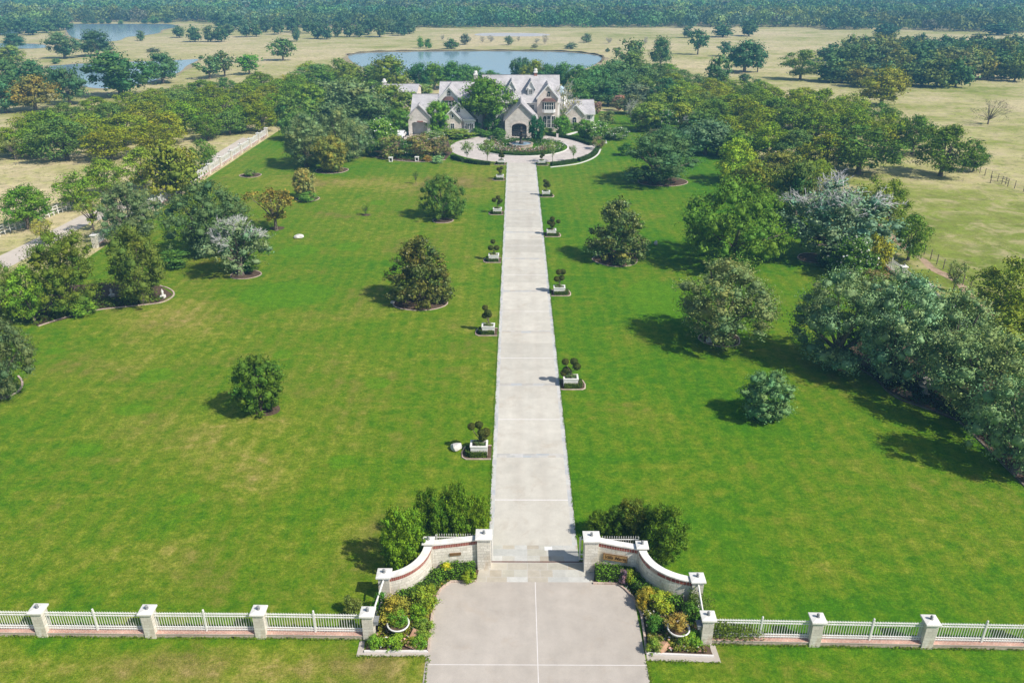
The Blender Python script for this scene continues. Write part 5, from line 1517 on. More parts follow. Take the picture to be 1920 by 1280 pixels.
# ------------------------------------------------------------------ trees of the lawn
def ringbed(px, py, rx, label, edging=True, squash=.9):
    x, y = gp(px, py); k = ppm(y); r = rx / k
    pts = [(x + r * math.cos(a) * (1 + .06 * math.sin(a * 3 + px)), y + r * squash * math.sin(a) * (1 + .05 * math.cos(a * 2 + py))) for a in np.linspace(0, 2 * math.pi, 30)[:-1]]
    sheet('mulch_ring', pts, .012, M['mulch'])
    if edging:
        kerb(pts + pts[:1], label, .12, .06)
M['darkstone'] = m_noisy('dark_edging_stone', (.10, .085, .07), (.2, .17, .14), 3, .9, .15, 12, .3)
def bedline(pts, label, mat=None):
    return kerb(smooth_loop([gp(*p) for p in pts], 5, False), label, .16, .08, mat=mat)
ringbed(788, 566, 50, 'curved stone edging round the foot of the left magnolia'); ringbed(1155, 487, 42, 'stone edging round the foot of the right magnolia')
ringbed(830, 414, 19, 'small mulch ring edging under the round tree left of the drive'); ringbed(500, 768, 26, '', False); ringbed(1350, 636, 38, 'stone ring edging under the grey-green oak right of the drive')
ringbed(460, 515, 28, 'crescent stone edging under the silver-topped oak on the left lawn'); ringbed(577, 373, 22, 'stone ring edging round the brown upright bush'); ringbed(470, 329, 20, 'ring of edging stones on the far left lawn'); ringbed(1435, 781, 12, '', False)
ringbed(1240, 340, 46, 'stone edging under the spreading oak right of the circle'); ringbed(1530, 484, 34, 'dark stone edging under the blue-grey oak on the right'); ringbed(622, 320, 30, 'stone edging under the oaks left of the circle'); ringbed(686, 403, 9, '', False); ringbed(520, 428, 14, '', False)
bedline([(72, 612), (120, 596), (180, 582), (250, 574), (300, 568), (322, 558), (326, 549), (316, 541), (300, 536)], 'curving stone edging along the large bed on the left lawn')
bedline([(-10, 750), (20, 742), (38, 730), (42, 716), (34, 705)], 'stone edging curve under the oak at the left picture edge')
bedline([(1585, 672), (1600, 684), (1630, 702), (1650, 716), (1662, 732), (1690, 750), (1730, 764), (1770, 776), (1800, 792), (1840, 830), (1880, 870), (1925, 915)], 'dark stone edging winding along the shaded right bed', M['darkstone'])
bedline([(690, 292), (716, 298), (760, 303), (800, 304), (835, 300)], 'stone edging of the flowering bed left of the turning circle')
sheet('garden_bed', [gp(*p) for p in [(72, 612), (180, 582), (300, 568), (324, 552), (300, 536), (200, 530), (60, 540), (0, 580)]], .011, M['mulch'])
sheet('garden_bed', [gp(*p) for p in [(1585, 672), (1630, 702), (1662, 732), (1730, 764), (1800, 792), (1880, 870), (1925, 915), (1935, 640), (1700, 600), (1600, 640)]], .011, M['mulch'])
sheet('garden_bed', [gp(*p) for p in [(690, 292), (716, 298), (760, 303), (800, 304), (835, 300), (848, 286), (840, 262), (740, 258), (690, 270)]], .011, M['mulch'])
ground_cover('bed_planting', [gp(*p) for p in [(72, 611), (180, 581), (300, 567), (310, 556), (200, 560), (90, 585), (30, 610)]], 2200, .45, .22, (.10, .16, .02), seed=81)
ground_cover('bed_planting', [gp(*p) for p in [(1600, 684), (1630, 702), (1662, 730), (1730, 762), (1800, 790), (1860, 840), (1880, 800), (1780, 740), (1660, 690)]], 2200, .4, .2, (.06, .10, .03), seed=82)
ground_cover('bed_planting', [gp(*p) for p in [(700, 294), (716, 297), (760, 302), (800, 303), (832, 299), (840, 285), (780, 285), (720, 285)]], 2200, .9, .26, (.07, .15, .02), ['petal_white', 'petal_salmon'], .05, 83)

GREY, DARK, YEL, OLV = (.12, .15, .07), (.055, .095, .035), (.16, .20, .02), (.13, .15, .02)
OAKL = 'oaks along the left edge of the lawn'; OAKR = 'oaks along the right edge of the lawn'
for a in [
 ('magnolia', 788, 563, 116, 446, 'conical magnolia on the left lawn with reddish brown leaf undersides', None, (.066, .074, .018)),
 ('magnolia', 1155, 485, 112, 377, 'dark glossy conical magnolia on the right lawn', None, (.075, .10, .035)),
 ('ball', 490, 774, 92, 670, 'small bushy tree alone in the middle of the left lawn', None, (.06, .10, .012)),
 ('upright', 831, 408, 90, 327, 'small dense round tree on a short trunk left of the drive', None, (.07, .12, .022)),
 ('ball', 1433, 783, 92, 702, 'small round tree alone in the middle of the right lawn', None, (.10, .17, .08)),
 ('oak', 1350, 642, 196, 490, 'grey-green oak in a ringed bed, nearest the drive on the right lawn', None, GREY),
 ('upright', 1372, 492, 196, 334, 'big yellow-green shade tree with upright tufted foliage on the right lawn', None, (.075, .13, .016)),
 ('silver', 1552, 486, 192, 342, 'blue-grey oak with bare silver twigs on top, right side', None, (.12, .17, .12)),
 ('oak', 1236, 342, 158, 246, 'wide spreading dark oak between turning circle and right lawn', None, (.065, .11, .045)),
 ('silver', 452, 515, 122, 412, 'leaning oak crowned with silver dead twigs on the left lawn', None, (.12, .15, .085)),
 ('oak', 395, 478, 150, 342, 'large dark oak behind the silver-topped oak on the left', OAKL, (.07, .105, .045)),
 ('oak', 250, 450, 118, 344, 'grey-green oak rising behind the left bed trees', OAKL, (.09, .125, .065)),
 ('oak', 135, 582, 138, 434, 'broad olive-green tree in the large left bed', OAKL, (.085, .115, .016)),
 ('oak', 268, 566, 132, 424, 'olive tree with pale trunk at the tip of the left bed', OAKL, (.085, .11, .022)),
 ('oak', 10, 745, 134, 586, 'grey-green oak cut off by the left picture edge', OAKL, (.08, .105, .05)),
 ('oak', 18, 606, 84, 494, 'olive tree at the left picture edge above the terracotta pot', OAKL, (.10, .125, .02)),
 ('pecan', 66, 606, 76, 500, 'thin bright green tree in the left bed near the picture edge', None, (.12, .20, .02)),
 ('sparse', 518, 432, 92, 354, 'thin reddish brown tree on the left lawn', None, (.155, .125, .03)),
 ('ball', 574, 372, 42, 316, 'upright brownish bush standing in a ring of green', None, (.20, .17, .06)),
 ('bush', 578, 377, 36, 360, 'low green skirt plant round the brown upright bush', None, (.09, .17, .03)),
 ('bush', 460, 508, 48, 478, 'green shrub round the trunk of the silver-topped oak', None, (.06, .12, .02)),
 ('sparse', 686, 404, 16, 384, 'tiny sapling alone on the left lawn', None, (.10, .15, .02)),
 ('sparse', 780, 345, 11, 321, 'tiny thin sapling on the far left lawn', None, (.10, .14, .03)),
 ('bush', 470, 330, 24, 318, 'low plant inside a stone ring on the far left lawn', None, (.11, .15, .03)),
 ('oak', 576, 312, 104, 212, 'grey-green oak left of the turning circle, the left one of a pair', None, GREY),
 ('oak', 642, 304, 92, 206, 'dense grey oak left of the turning circle, the right one of a pair', None, GREY),
 ('ball', 622, 322, 58, 254, 'brownish olive small tree before the pair of grey oaks', None, (.15, .14, .03)),
 ('oak', 1565, 685, 180, 512, 'first of the big blue-green oaks overhanging the right bed', OAKR, (.13, .185, .105)),
 ('oak', 1665, 712, 190, 512, 'tallest blue-green oak overhanging the right bed', OAKR, (.145, .20, .115)),
 ('oak', 1768, 730, 190, 548, 'blue-green oak right of the shaded fountain', OAKR, (.14, .195, .105)),
 ('oak', 1845, 800, 215, 625, 'bright grey-green oak near the right picture edge', OAKR, (.15, .20, .095)),
 ('oak', 1905, 885, 190, 690, 'grey-green oak cut off by the right picture edge', OAKR, (.15, .20, .10)),
 ('pecan', 1885, 610, 140, 488, 'yellow-green tree outside the fence at the right picture edge', None, (.15, .18, .02)),
 ('oakmid', 1870, 700, 130, 575, 'olive tree behind the right oaks at the picture edge', None, OLV),
 ('pecan', 1702, 488, 74, 402, 'single pecan standing by the right boundary fence', 'trees along the dirt track', (.10, .155, .02)),
 ('sparse', 1787, 546, 36, 492, 'thin pale sapling beside the dirt track', None, (.13, .16, .06)),
 ('pecan', 1625, 440, 84, 335, 'yellow-green pecan behind the blue-grey oak, left one', 'trees along the dirt track', (.15, .17, .02)),
 ('pecan', 1662, 432, 64, 338, 'yellow-green pecan behind the blue-grey oak, right one', 'trees along the dirt track', (.14, .17, .02)),
 ('bushwhite', 1592, 522, 90, 446, 'white flowering shrub beside the fence under the blue-grey oak', None, (.06, .11, .02)),
 ('bush', 1635, 505, 56, 440, 'yellow-green shrub touching the first right fence pillar', None, (.19, .19, .02)),
 ('bushpink', 1640, 545, 70, 508, 'brownish pink shrub before the right fence', None, (.12, .11, .03)),
 ('bush', 1560, 500, 60, 468, 'dark low shrub round the trunk of the blue-grey oak', None, (.04, .08, .02)),
 ('oakmid', 1490, 405, 90, 298, 'dark tree behind the big yellow-green shade tree', None, (.07, .10, .025)),
 ('bush', 1520, 398, 80, 352, 'brown-red tinged shrub below the dark tree on the right', None, (.15, .10, .05)),
 ('oakmid', 1415, 380, 80, 300, 'olive bushy tree above the big yellow-green shade tree', None, (.12, .14, .02)),
 ('pecan', 1376, 342, 90, 262, 'brightest yellow-green tree right of the spreading oak', None, (.21, .25, .02)),
 ('pecan', 1530, 345, 70, 300, 'bright green small tree at the end of the right orchard', None, (.15, .2, .02)),
 ('oakmid', 1460, 345, 100, 286, 'brownish olive tree between orchard and shade tree', None, (.12, .12, .025)),
 ('bush', 160, 590, 50, 560, 'low green shrub in the large left bed', None, (.09, .16, .02)),
 ('bush', 330, 500, 60, 470, 'dark undergrowth between the left oaks', None, (.06, .11, .02)),
 # ---- left, outside the fence
 ('pecan', 54, 430, 98, 350, 'round pecan beside the white pipe fence at far left', 'pecans beside the side lane', (.09, .155, .015)),
 ('pecan', 150, 393, 80, 324, 'pecan beside the white pipe fence, second from the left edge', 'pecans beside the side lane', (.10, .16, .018)),
 ('pecan', 203, 367, 76, 297, 'pecan beyond the lane, third from the left edge', 'pecans beside the side lane', (.12, .17, .018)),
 ('sparse', 176, 432, 50, 374, 'sparse yellow young tree between lane and fence', None, (.15, .17, .025)),
 ('sparse', 86, 458, 42, 414, 'small yellow tree standing by the lane at far left', None, (.20, .18, .04)),
 ('oakmid', 328, 378, 118, 264, 'olive-brown tree standing in front of the far left fence', None, (.14, .145, .02)),
 ('pecan', 272, 356, 76, 278, 'yellow-green tree left of the olive-brown tree', None, (.15, .18, .02)),
 ('pecan', 385, 316, 48, 262, 'pecan right at the end of the long white fence', None, (.10, .155, .02)),
 ('sparse', 30, 300, 40, 258, 'pale grey-green small tree at the left pasture edge', None, (.14, .16, .06))]:
    T(*a)

# ------------------------------------------------------------------ around the house
for a in [
 ('oakhigh', 909, 248, 106, 146, 'big green tree standing before the house front left of the porch', None, (.07, .13, .018)),
 ('ball', 824, 252, 50, 190, 'dense green tree with hanging foliage before the garage gable', None, (.10, .19, .025)),
 ('bush', 924, 250, 32, 214, 'rounded green shrub between the big tree and the porch', None, (.07, .14, .03)),
 ('conifer', 1006, 265, 30, 217, 'dark green columnar cypress against the right porch corner', None, (.025, .085, .035)),
 ('greybare', 1056, 240, 62, 162, 'silvery half-bare tree before the right end of the house', None, (.17, .17, .10)),
 ('ball', 1045, 238, 44, 196, 'bright green tree below the right bay window', None, (.07, .16, .02)),
 ('ball', 1053, 254, 33, 217, 'small round-headed green tree on the lawn right of the porch', None, (.08, .16, .02)),
 ('ball', 1096, 258, 27, 224, 'round green small tree at the right curve of the turning circle', None, (.09, .18, .018)),
 ('bushwhite', 1120, 262, 46, 228, 'white flowering bush right of the turning circle', None, (.09, .16, .03)),
 ('bushpink', 1121, 280, 27, 256, 'pinkish brown bush on the right rim of the turning circle', None, (.14, .12, .06)),
 ('bushwhite', 1160, 262, 40, 238, 'low pale flowering bush in the right garden bed', None, (.08, .13, .04)),
 ('bushpink', 1140, 258, 30, 240, 'low pinkish plant in the right garden bed', None, (.13, .13, .06)),
 ('bush', 1140, 232, 34, 208, 'grey-green shrub beside the low right wing', None, (.13, .15, .06)),
 ('pinktree', 1161, 208, 28, 178, 'salmon pink flowering tree beyond the right wing', None, (.16, .10, .06)),
 ('pinktree', 1120, 214, 18, 192, 'small pinkish tree just right of the low wing roof', None, (.12, .09, .05)),
 ('greybare', 1190, 234, 36, 188, 'bare silver-white tree in the right garden', None, (.20, .19, .15)),
 ('bushred', 1204, 246, 22, 220, 'red flowering shrub in the right garden', None, (.07, .10, .03)),
 ('ball', 1215, 245, 70, 192, 'olive bushy tree behind the red flowering shrub', None, (.13, .16, .025)),
 ('bushwhite', 1246, 248, 46, 206, 'white flowering tall bush right of the red shrub', None, (.06, .12, .025)),
 ('oakmid', 1275, 245, 60, 192, 'yellow-olive tree right of the white flowering tall bush', None, (.15, .17, .02)),
 ('bushpink', 1228, 262, 36, 242, 'low pink-tipped shrub in shade below the red shrub', None, (.10, .10, .05)),
 ('bush', 1250, 268, 60, 240, 'dark rounded shrub above the spreading oak', None, (.045, .09, .03)),
 ('bush', 1170, 292, 28, 268, 'dark green shrub at the left foot of the spreading oak', None, (.05, .11, .02)),
 ('silver', 1300, 250, 50, 214, 'grey twiggy tree above the spreading oak', None, (.12, .14, .09)),
 ('oakmid', 1322, 290, 90, 222, 'blue-grey tree behind the spreading oak, right side', None, (.08, .13, .08)),
 ('oak', 1246, 205, 62, 146, 'dark blue-green tree in the garden right of the house', None, (.045, .105, .045)),
 ('oakmid', 1190, 200, 80, 156, 'grey-green tree beyond the pink tree', None, (.10, .12, .075)),
 ('oakmid', 1222, 195, 40, 165, 'grey twiggy tree left of the dark blue-green tree', None, (.14, .14, .11)),
 ('bush', 935, 262, 26, 240, 'low shrub beside the left porch wall', None, (.07, .14, .03)),
 ('bushwhite', 716, 278, 66, 222, 'white crape myrtle in full flower left of the garage court', None, (.10, .18, .03)),
 ('ball', 750, 254, 46, 204, 'green tree with sprinkled white flowers beside the garage gable', None, (.075, .14, .02)),
 ('oakmid', 740, 218, 88, 158, 'olive-brown dense tree left of the garage roof', None, (.12, .135, .02)),
 ('oakmid', 660, 236, 120, 150, 'tall grey-green oak at the left end of the garden', None, (.095, .13, .065)),
 ('oakmid', 696, 246, 90, 176, 'grey-green oak between garden and guest house', None, (.085, .125, .05)),
 ('oak', 668, 296, 66, 222, 'pale grey oak at the left end of the flowering bed', None, (.125, .155, .095)),
 ('bushpink', 736, 296, 56, 254, 'pink-tipped crape myrtle at the left of the flowering bed', None, (.13, .14, .04)),
 ('bushpink', 790, 294, 66, 252, 'pink-tipped crape myrtle in the middle of the flowering bed', None, (.14, .13, .045)),
 ('bushpink', 828, 291, 44, 256, 'rusty crape myrtle nearest the turning circle', None, (.145, .13, .05)),
 ('bushwhite', 763, 295, 34, 262, 'white flowering bush between two pink-tipped crape myrtles', None, (.08, .15, .03)),
 ('bushwhite', 812, 268, 50, 246, 'low white flowering bush before the garage court', None, (.12, .17, .05)),
 ('bush', 855, 258, 70, 243, 'low yellow-green planting under the stone gable', None, (.13, .17, .03)),
 ('bush', 888, 250, 30, 230, 'green shrub beside the bay of the white gable', None, (.07, .15, .02)),
 ('bush', 822, 306, 24, 292, 'pale green agave-like plant at the bed front', None, (.16, .26, .14)),
 ('bush', 802, 303, 18, 292, 'small rust coloured plant at the bed front', None, (.22, .14, .04)),
 ('bush', 700, 292, 40, 262, 'dark shrub in shade left of the flowering bed', None, (.04, .08, .02)),
 ('ball', 794, 178, 36, 158, 'pale flowering tree beside the guest house gable', None, (.16, .2, .06)),
 ('ball', 583, 215, 66, 158, 'olive-green tree above the grey oak pair', None, (.10, .15, .02)),
 ('oakmid', 615, 200, 110, 152, 'broad grey-green tree left of the guest house', None, (.10, .13, .06)),
 ('oakmid', 545, 235, 60, 180, 'mid green tree at the inner end of the long white fence', None, (.09, .14, .03)),
 ('oakmid', 1000, 158, 46, 112, 'yellow-green tree right behind the right chimney', None, (.13, .15, .015)),
 ('conifer', 976, 152, 40, 108, 'dark conifer directly behind the main roof ridge', None, (.05, .10, .045)),
 ('oakmid', 655, 168, 76, 118, 'olive tree at the near shore left of the house', None, (.10, .13, .02)),
 ('oakmid', 732, 172, 86, 103, 'tall olive tree between guest house and pond', None, (.11, .14, .02))]:
    T(*a)
BH = 'trees lining the pond behind the house'
for i, (px, b_, w_, tp, tn) in enumerate([(700, 165, 60, 122, (.07, .12, .03)), (790, 170, 56, 118, (.035, .09, .03)), (815, 168, 50, 117, (.09, .15, .015)), (845, 166, 54, 115, (.055, .12, .025)), (870, 162, 46, 120, (.06, .12, .03)),
      (893, 158, 40, 124, (.06, .12, .03)), (922, 156, 36, 132, (.06, .13, .03)), (1024, 160, 40, 120, (.05, .11, .035)), (1056, 166, 54, 117, (.055, .12, .035)), (1088, 172, 60, 122, (.07, .13, .035)), (1118, 180, 66, 122, (.06, .125, .04)), (1150, 172, 70, 110, (.06, .115, .05)),
      (1180, 160, 56, 98, (.09, .13, .03)), (1100, 196, 60, 146, (.06, .125, .04)), (1140, 198, 70, 150, (.055, .11, .04)), (1210, 168, 60, 122, (.075, .12, .04)), (1075, 190, 50, 146, (.06, .12, .03)), (660, 185, 60, 140, (.10, .14, .02))]):
    T('oakmid', px, b_, w_, tp, 'dense green tree in the row between house and big pond', BH, tn)

RH = 'mixed trees filling the garden edge right of the house'
for px, b_, w_, tp, tn in [(1110, 186, 60, 134, (.055, .115, .04)), (1165, 190, 66, 138, (.07, .12, .05)), (1205, 190, 60, 142, (.085, .13, .03)), (1260, 215, 70, 160, (.10, .145, .02)), (1290, 232, 64, 178, (.12, .16, .018)), (1310, 262, 70, 206, (.09, .14, .03)),
                       (1345, 290, 70, 234, (.075, .125, .05)), (1300, 285, 60, 236, (.085, .12, .07)), (1385, 300, 76, 246, (.10, .15, .02)), (1180, 214, 50, 176, (.09, .11, .06)), (1085, 205, 44, 160, (.06, .12, .03)), (1225, 222, 54, 176, (.10, .14, .025)), (1340, 240, 66, 186, (.11, .16, .018)), (1140, 176, 60, 120, (.06, .11, .04))]:
    T('oakmid', px, b_, w_, tp, 'leafy tree among mixed look-alikes between house lawn and right orchard', RH, tn)
LH = 'mixed trees filling the garden edge left of the house'
for px, b_, w_, tp, tn in [(640, 210, 70, 150, (.10, .135, .06)), (590, 240, 70, 186, (.09, .14, .03)), (560, 262, 66, 206, (.08, .13, .03)), (625, 250, 80, 190, (.095, .13, .06)), (700, 205, 60, 150, (.075, .13, .03)), (690, 272, 50, 226, (.06, .11, .03)), (610, 176, 60, 130, (.09, .145, .02))]:
    T('oakmid', px, b_, w_, tp, 'leafy tree among mixed look-alikes between left orchard and house', LH, tn)

FP = 'low foundation shrubs along the house front'
for px, b_, w_, tp in [(895, 254, 26, 240), (912, 257, 22, 246), (930, 259, 22, 247), (1014, 256, 20, 244), (1028, 253, 22, 240), (1064, 247, 22, 232), (1078, 245, 20, 230), (870, 256, 22, 246), (808, 258, 24, 246)]:
    T('bush', px, b_, w_, tp, 'low green shrub among look-alikes at the foot of the house front', FP, (.075, .14, .022), jit=.15)

# ------------------------------------------------------------------ orchards
OL = 'pecan trees of the left orchard'; OR_ = 'pecan trees of the right orchard'
left = [(131, 300, 98, 226), (215, 300, 86, 232), (62, 292, 74, 240), (20, 292, 60, 242), (290, 290, 74, 236), (95, 268, 80, 208), (165, 272, 80, 212), (240, 272, 76, 214), (320, 268, 74, 214), (395, 262, 66, 212), (350, 250, 66, 196),
        (60, 250, 66, 206), (130, 244, 70, 196), (205, 246, 70, 196), (275, 246, 70, 194), (430, 252, 56, 206), (455, 245, 60, 196), (490, 248, 56, 196), (180, 224, 62, 180), (245, 224, 62, 178), (310, 226, 62, 180), (375, 228, 62, 182), (420, 220, 60, 178), (480, 222, 56, 176), (520, 228, 52, 180),
        (290, 205, 60, 168), (345, 206, 58, 166), (400, 204, 56, 162), (455, 204, 54, 160), (505, 206, 54, 160), (550, 206, 50, 158), (330, 188, 54, 156), (380, 186, 54, 150), (430, 186, 50, 150), (475, 184, 50, 148), (520, 186, 50, 146), (560, 184, 46, 140), (495, 172, 46, 138), (600, 166, 66, 118), (640, 160, 50, 108), (545, 170, 46, 142), (590, 150, 44, 116)]
for i, (px, b_, w_, tp) in enumerate(left):
    T('pecan', px + rnd.uniform(-5, 5), b_, w_ * rnd.uniform(1.02, 1.3), tp + rnd.uniform(-5, 4), 'leafy pecan among look-alikes in the orchard left of the house', OL, rnd.choice([(.115, .155, .010), (.145, .172, .010), (.085, .135, .012), (.165, .175, .012), (.10, .14, .03)]), jit=.17)
right = [(1762, 330, 104, 234), (1822, 322, 46, 270), (1605, 326, 118, 236), (1706, 290, 76, 220), (1655, 285, 70, 214), (1545, 320, 90, 252), (1490, 312, 86, 246), (1440, 300, 84, 232), (1590, 272, 80, 204), (1640, 255, 72, 196), (1530, 272, 80, 210), (1475, 270, 80, 204), (1420, 268, 78, 206), (1365, 268, 76, 214),
         (1560, 248, 72, 186), (1505, 244, 72, 182), (1450, 244, 72, 184), (1395, 244, 72, 188), (1340, 244, 70, 190), (1590, 228, 62, 180), (1535, 226, 62, 170), (1480, 222, 64, 166), (1425, 222, 64, 168), (1370, 222, 64, 172), (1315, 222, 64, 174), (1500, 204, 54, 162), (1450, 204, 56, 160), (1400, 204, 56, 160), (1350, 204, 58, 160), (1300, 206, 58, 164),
         (1280, 192, 56, 152), (1330, 188, 54, 148), (1380, 186, 50, 150), (1425, 186, 46, 154), (1300, 176, 50, 140), (1260, 176, 54, 140), (1350, 172, 44, 140), (1230, 166, 50, 124), (1280, 162, 46, 128), (1205, 152, 50, 112), (1250, 152, 44, 118)]
for i, (px, b_, w_, tp) in enumerate(right):
    T('pecan', px + rnd.uniform(-4, 4), b_, w_ * rnd.uniform(1.05, 1.32), tp + rnd.uniform(-5, 4), 'leafy pecan among look-alikes in the orchard right of the house', OR_, (.075, .125, .015) if i in (0, 1, 3) else rnd.choice([(.10, .148, .012), (.13, .165, .010), (.155, .175, .012), (.075, .12, .018), (.09, .13, .035)]), jit=.12)

# ------------------------------------------------------------------ pasture trees beyond
for a in [
 ('farpecan', 531, 114, 50, 72, 'lone pecan in the straw field left of the big pond', None, (.075, .12, .035)),
 ('oakmid', 228, 182, 124, 96, 'biggest dark oak beside the left pond', None, (.05, .10, .03)),
 ('oakmid', 306, 156, 70, 98, 'dark oak right of the biggest oak by the left pond', None, (.055, .10, .04)),
 ('farpecan', 394, 148, 52, 104, 'grey-green tree pair beyond the left orchard, left tree', None, (.075, .12, .05)),
 ('farpecan', 422, 144, 48, 96, 'grey-green tree pair beyond the left orchard, right tree', None, (.085, .115, .055)),
 ('farpecan', 468, 140, 50, 102, 'bright green tree beyond the left orchard', None, (.08, .16, .018)),
 ('oakmid', 184, 106, 66, 56, 'dark spreading oak on the spit between the left ponds', None, (.05, .085, .04)),
 ('oakmid', 122, 110, 60, 60, 'grey-green oak left of the dark oak on the pond spit', None, (.075, .11, .05)),
 ('oakmid', 28, 92, 40, 62, 'dark low tree between the leftmost ponds', None, (.04, .08, .04)),
 ('oakmid', 24, 122, 60, 84, 'yellow-green tree at the left edge below the ponds', None, (.12, .15, .03)),
 ('oakmid', 68, 208, 88, 142, 'autumn brown tree at the left orchard edge', None, (.135, .105, .025)),
 ('oakmid', 132, 196, 66, 126, 'dark green oak right of the autumn brown tree', None, (.055, .10, .045)),
 ('oakmid', 20, 180, 80, 108, 'dense dark oak at the far left edge, below the ponds', None, (.05, .095, .035)),
 ('oakmid', 75, 176, 70, 112, 'dense dark oak behind the autumn brown tree', None, (.05, .10, .04)),
 ('oakmid', 12, 212, 70, 146, 'shadowy green oak at the left edge beside the autumn tree', None, (.055, .11, .05)),
 ('far', 789, 91, 14, 68, 'narrow bright green tree by the far shore of the big pond', None, (.07, .15, .02)),
 ('far', 803, 91, 15, 73, 'short bright green tree by the far shore of the big pond', None, (.06, .13, .025)),
 ('far', 846, 92, 28, 72, 'round green tree by the far shore of the big pond', None, (.06, .11, .03)),
 ('far', 872, 84, 23, 63, 'grey bushy tree in the far pasture', None, (.13, .14, .11)),
 ('far', 954, 85, 18, 67, 'small grey bush-like tree left of the pale pool', None, (.13, .15, .10)),
 ('far', 1071, 92, 24, 79, 'low grey-green bush right of the centre in the far pasture', None, (.12, .14, .09)),
 ('far', 1100, 80, 20, 63, 'small rounded grey-green tree in the far pasture', None, (.10, .13, .07)),
 ('far', 1139, 98, 9, 90, 'tiny dark bush at the right end of the big pond', None, (.05, .09, .03)),
 ('far', 1003, 90, 14, 83, 'low dry bush beyond the big pond', None, (.16, .15, .09)),
 ('farpecan', 1178, 128, 56, 74, 'grey-green tree standing at the right end of the big pond', None, (.085, .12, .04)),
 ('oakmid', 1238, 126, 43, 68, 'round-headed tree on a bare trunk right of the big pond', None, (.065, .11, .035)),
 ('farpecan', 1308, 103, 36, 55, 'tall loose tree in the straw field at the right', None, (.05, .10, .05)),
 ('oakmid', 1395, 136, 76, 75, 'large dark oak in the straw field at the right', None, (.045, .095, .045)),
 ('farpecan', 1420, 136, 34, 92, 'grey-green oak joined to the right of the large field oak', None, (.05, .105, .06)),
 ('farpecan', 1357, 106, 30, 78, 'small blue-green tree left of the large field oak', None, (.05, .10, .06)),
 ('pecan', 1500, 150, 72, 94, 'open airy bright tree left of the right wood', None, (.10, .145, .03)),
 ('oakmid', 1652, 198, 88, 126, 'lone dense olive-gold round tree in the straw field', None, (.155, .15, .015)),
 ('dead', 1852, 233, 72, 190, 'dead bare tree with spreading limbs in the right pasture', None, (.06, .07, .03)),
 ('farpecan', 1345, 172, 52, 104, 'grey-green tall tree at the back of the right orchard', None, (.07, .115, .045)),
 ('farpecan', 1395, 162, 24, 138, 'small tree at the back of the right orchard, dark and narrow', None, (.06, .105, .045)),
 ('farpecan', 1413, 170, 24, 147, 'small round tree at the back of the right orchard', None, (.085, .13, .03)),
 ('far', 1404, 68, 38, 37, 'round dark tree before the far tree line at right', None, (.05, .09, .04)),
 ('far', 1355, 70, 44, 44, 'low broad tree before the far tree line', None, (.045, .085, .04)),
 ('far', 1290, 71, 24, 49, 'small tree before the far tree line, right of centre', None, (.06, .095, .05)),
 ('far', 1658, 72, 58, 42, 'broad bluish tree in the hazy gap of the far tree line', None, (.04, .08, .045)),
 ('far', 1870, 66, 60, 44, 'broad hazy tree before the far tree line at the right edge', None, (.04, .08, .04)),
 ('far', 290, 46, 20, 30, 'pale yellow-green bush on the far bank of the upper left lake', None, (.10, .15, .04)),
 ('far', 227, 46, 12, 37, 'small round bush on the far bank of the upper left lake', None, (.09, .14, .05)),
 ('far', 265, 77, 16, 57, 'thin shrub on the grassy spit of the upper left lake', None, (.08, .12, .06)),
 ('far', 288, 98, 24, 89, 'low dead-looking shrub in the field below the lake', None, (.15, .13, .09)),
 ('far', 106, 120, 18, 110, 'small green bush at the edge of the left creek pond', None, (.08, .13, .05))]:
    T(*a)
FB = 'small bare trees in the far pasture'
for px, b_, w_, tp in [(905, 80, 12, 69), (921, 80, 14, 66), (972, 78, 8, 69), (830, 76, 9, 65), (1022, 84, 14, 66), (1142, 82, 14, 70), (1210, 84, 10, 70), (1006, 82, 12, 72)]:
    T('greybare', px, b_, w_, tp, 'small leafless tree standing in the far pasture beyond the big pond', FB, (.15, .13, .10))
MID = 'scattered oaks between left lake and pasture'
for px, b_, w_, tp in [(336, 71, 28, 48), (366, 79, 31, 47), (395, 79, 26, 48), (416, 79, 29, 46), (430, 66, 26, 44), (463, 70, 28, 38), (481, 69, 26, 40), (498, 61, 26, 33), (522, 65, 27, 30), (548, 61, 31, 30), (557, 78, 19, 50), (578, 63, 23, 35), (595, 73, 26, 41), (613, 74, 25, 46),
                       (633, 70, 22, 40), (412, 52, 34, 22), (442, 54, 36, 22), (655, 70, 26, 36), (674, 70, 24, 44), (690, 66, 28, 34), (712, 70, 34, 30), (735, 64, 28, 38), (752, 67, 26, 40), (768, 64, 26, 38), (760, 56, 26, 28), (640, 56, 28, 26), (600, 56, 30, 26), (700, 55, 28, 24)]:
    T('far', px, b_, w_, tp, 'oak among scattered look-alikes in the upper left field', MID, rnd.choice([(.05, .085, .035), (.06, .095, .045), (.045, .08, .04), (.07, .10, .05)]), jit=.1)
LK = 'dark trees around the upper left lake'
for px, b_, w_, tp in [(10, 66, 34, 34), (36, 64, 34, 36), (62, 66, 36, 38), (88, 62, 32, 36), (110, 58, 30, 34), (128, 56, 24, 38), (50, 54, 34, 30), (96, 52, 34, 28), (14, 52, 34, 26), (160, 45, 14, 36), (176, 45, 14, 36), (192, 45, 14, 37), (204, 45, 12, 36), (272, 45, 14, 36), (315, 44, 16, 34)]:
    T('far', px, b_, w_, tp, 'dark tree among look-alikes on the upper left lake shore', LK, rnd.choice([(.045, .08, .035), (.05, .09, .045), (.06, .10, .04)]), jit=.1)
WD = 'trees of the wood in the right pasture'
wood = []
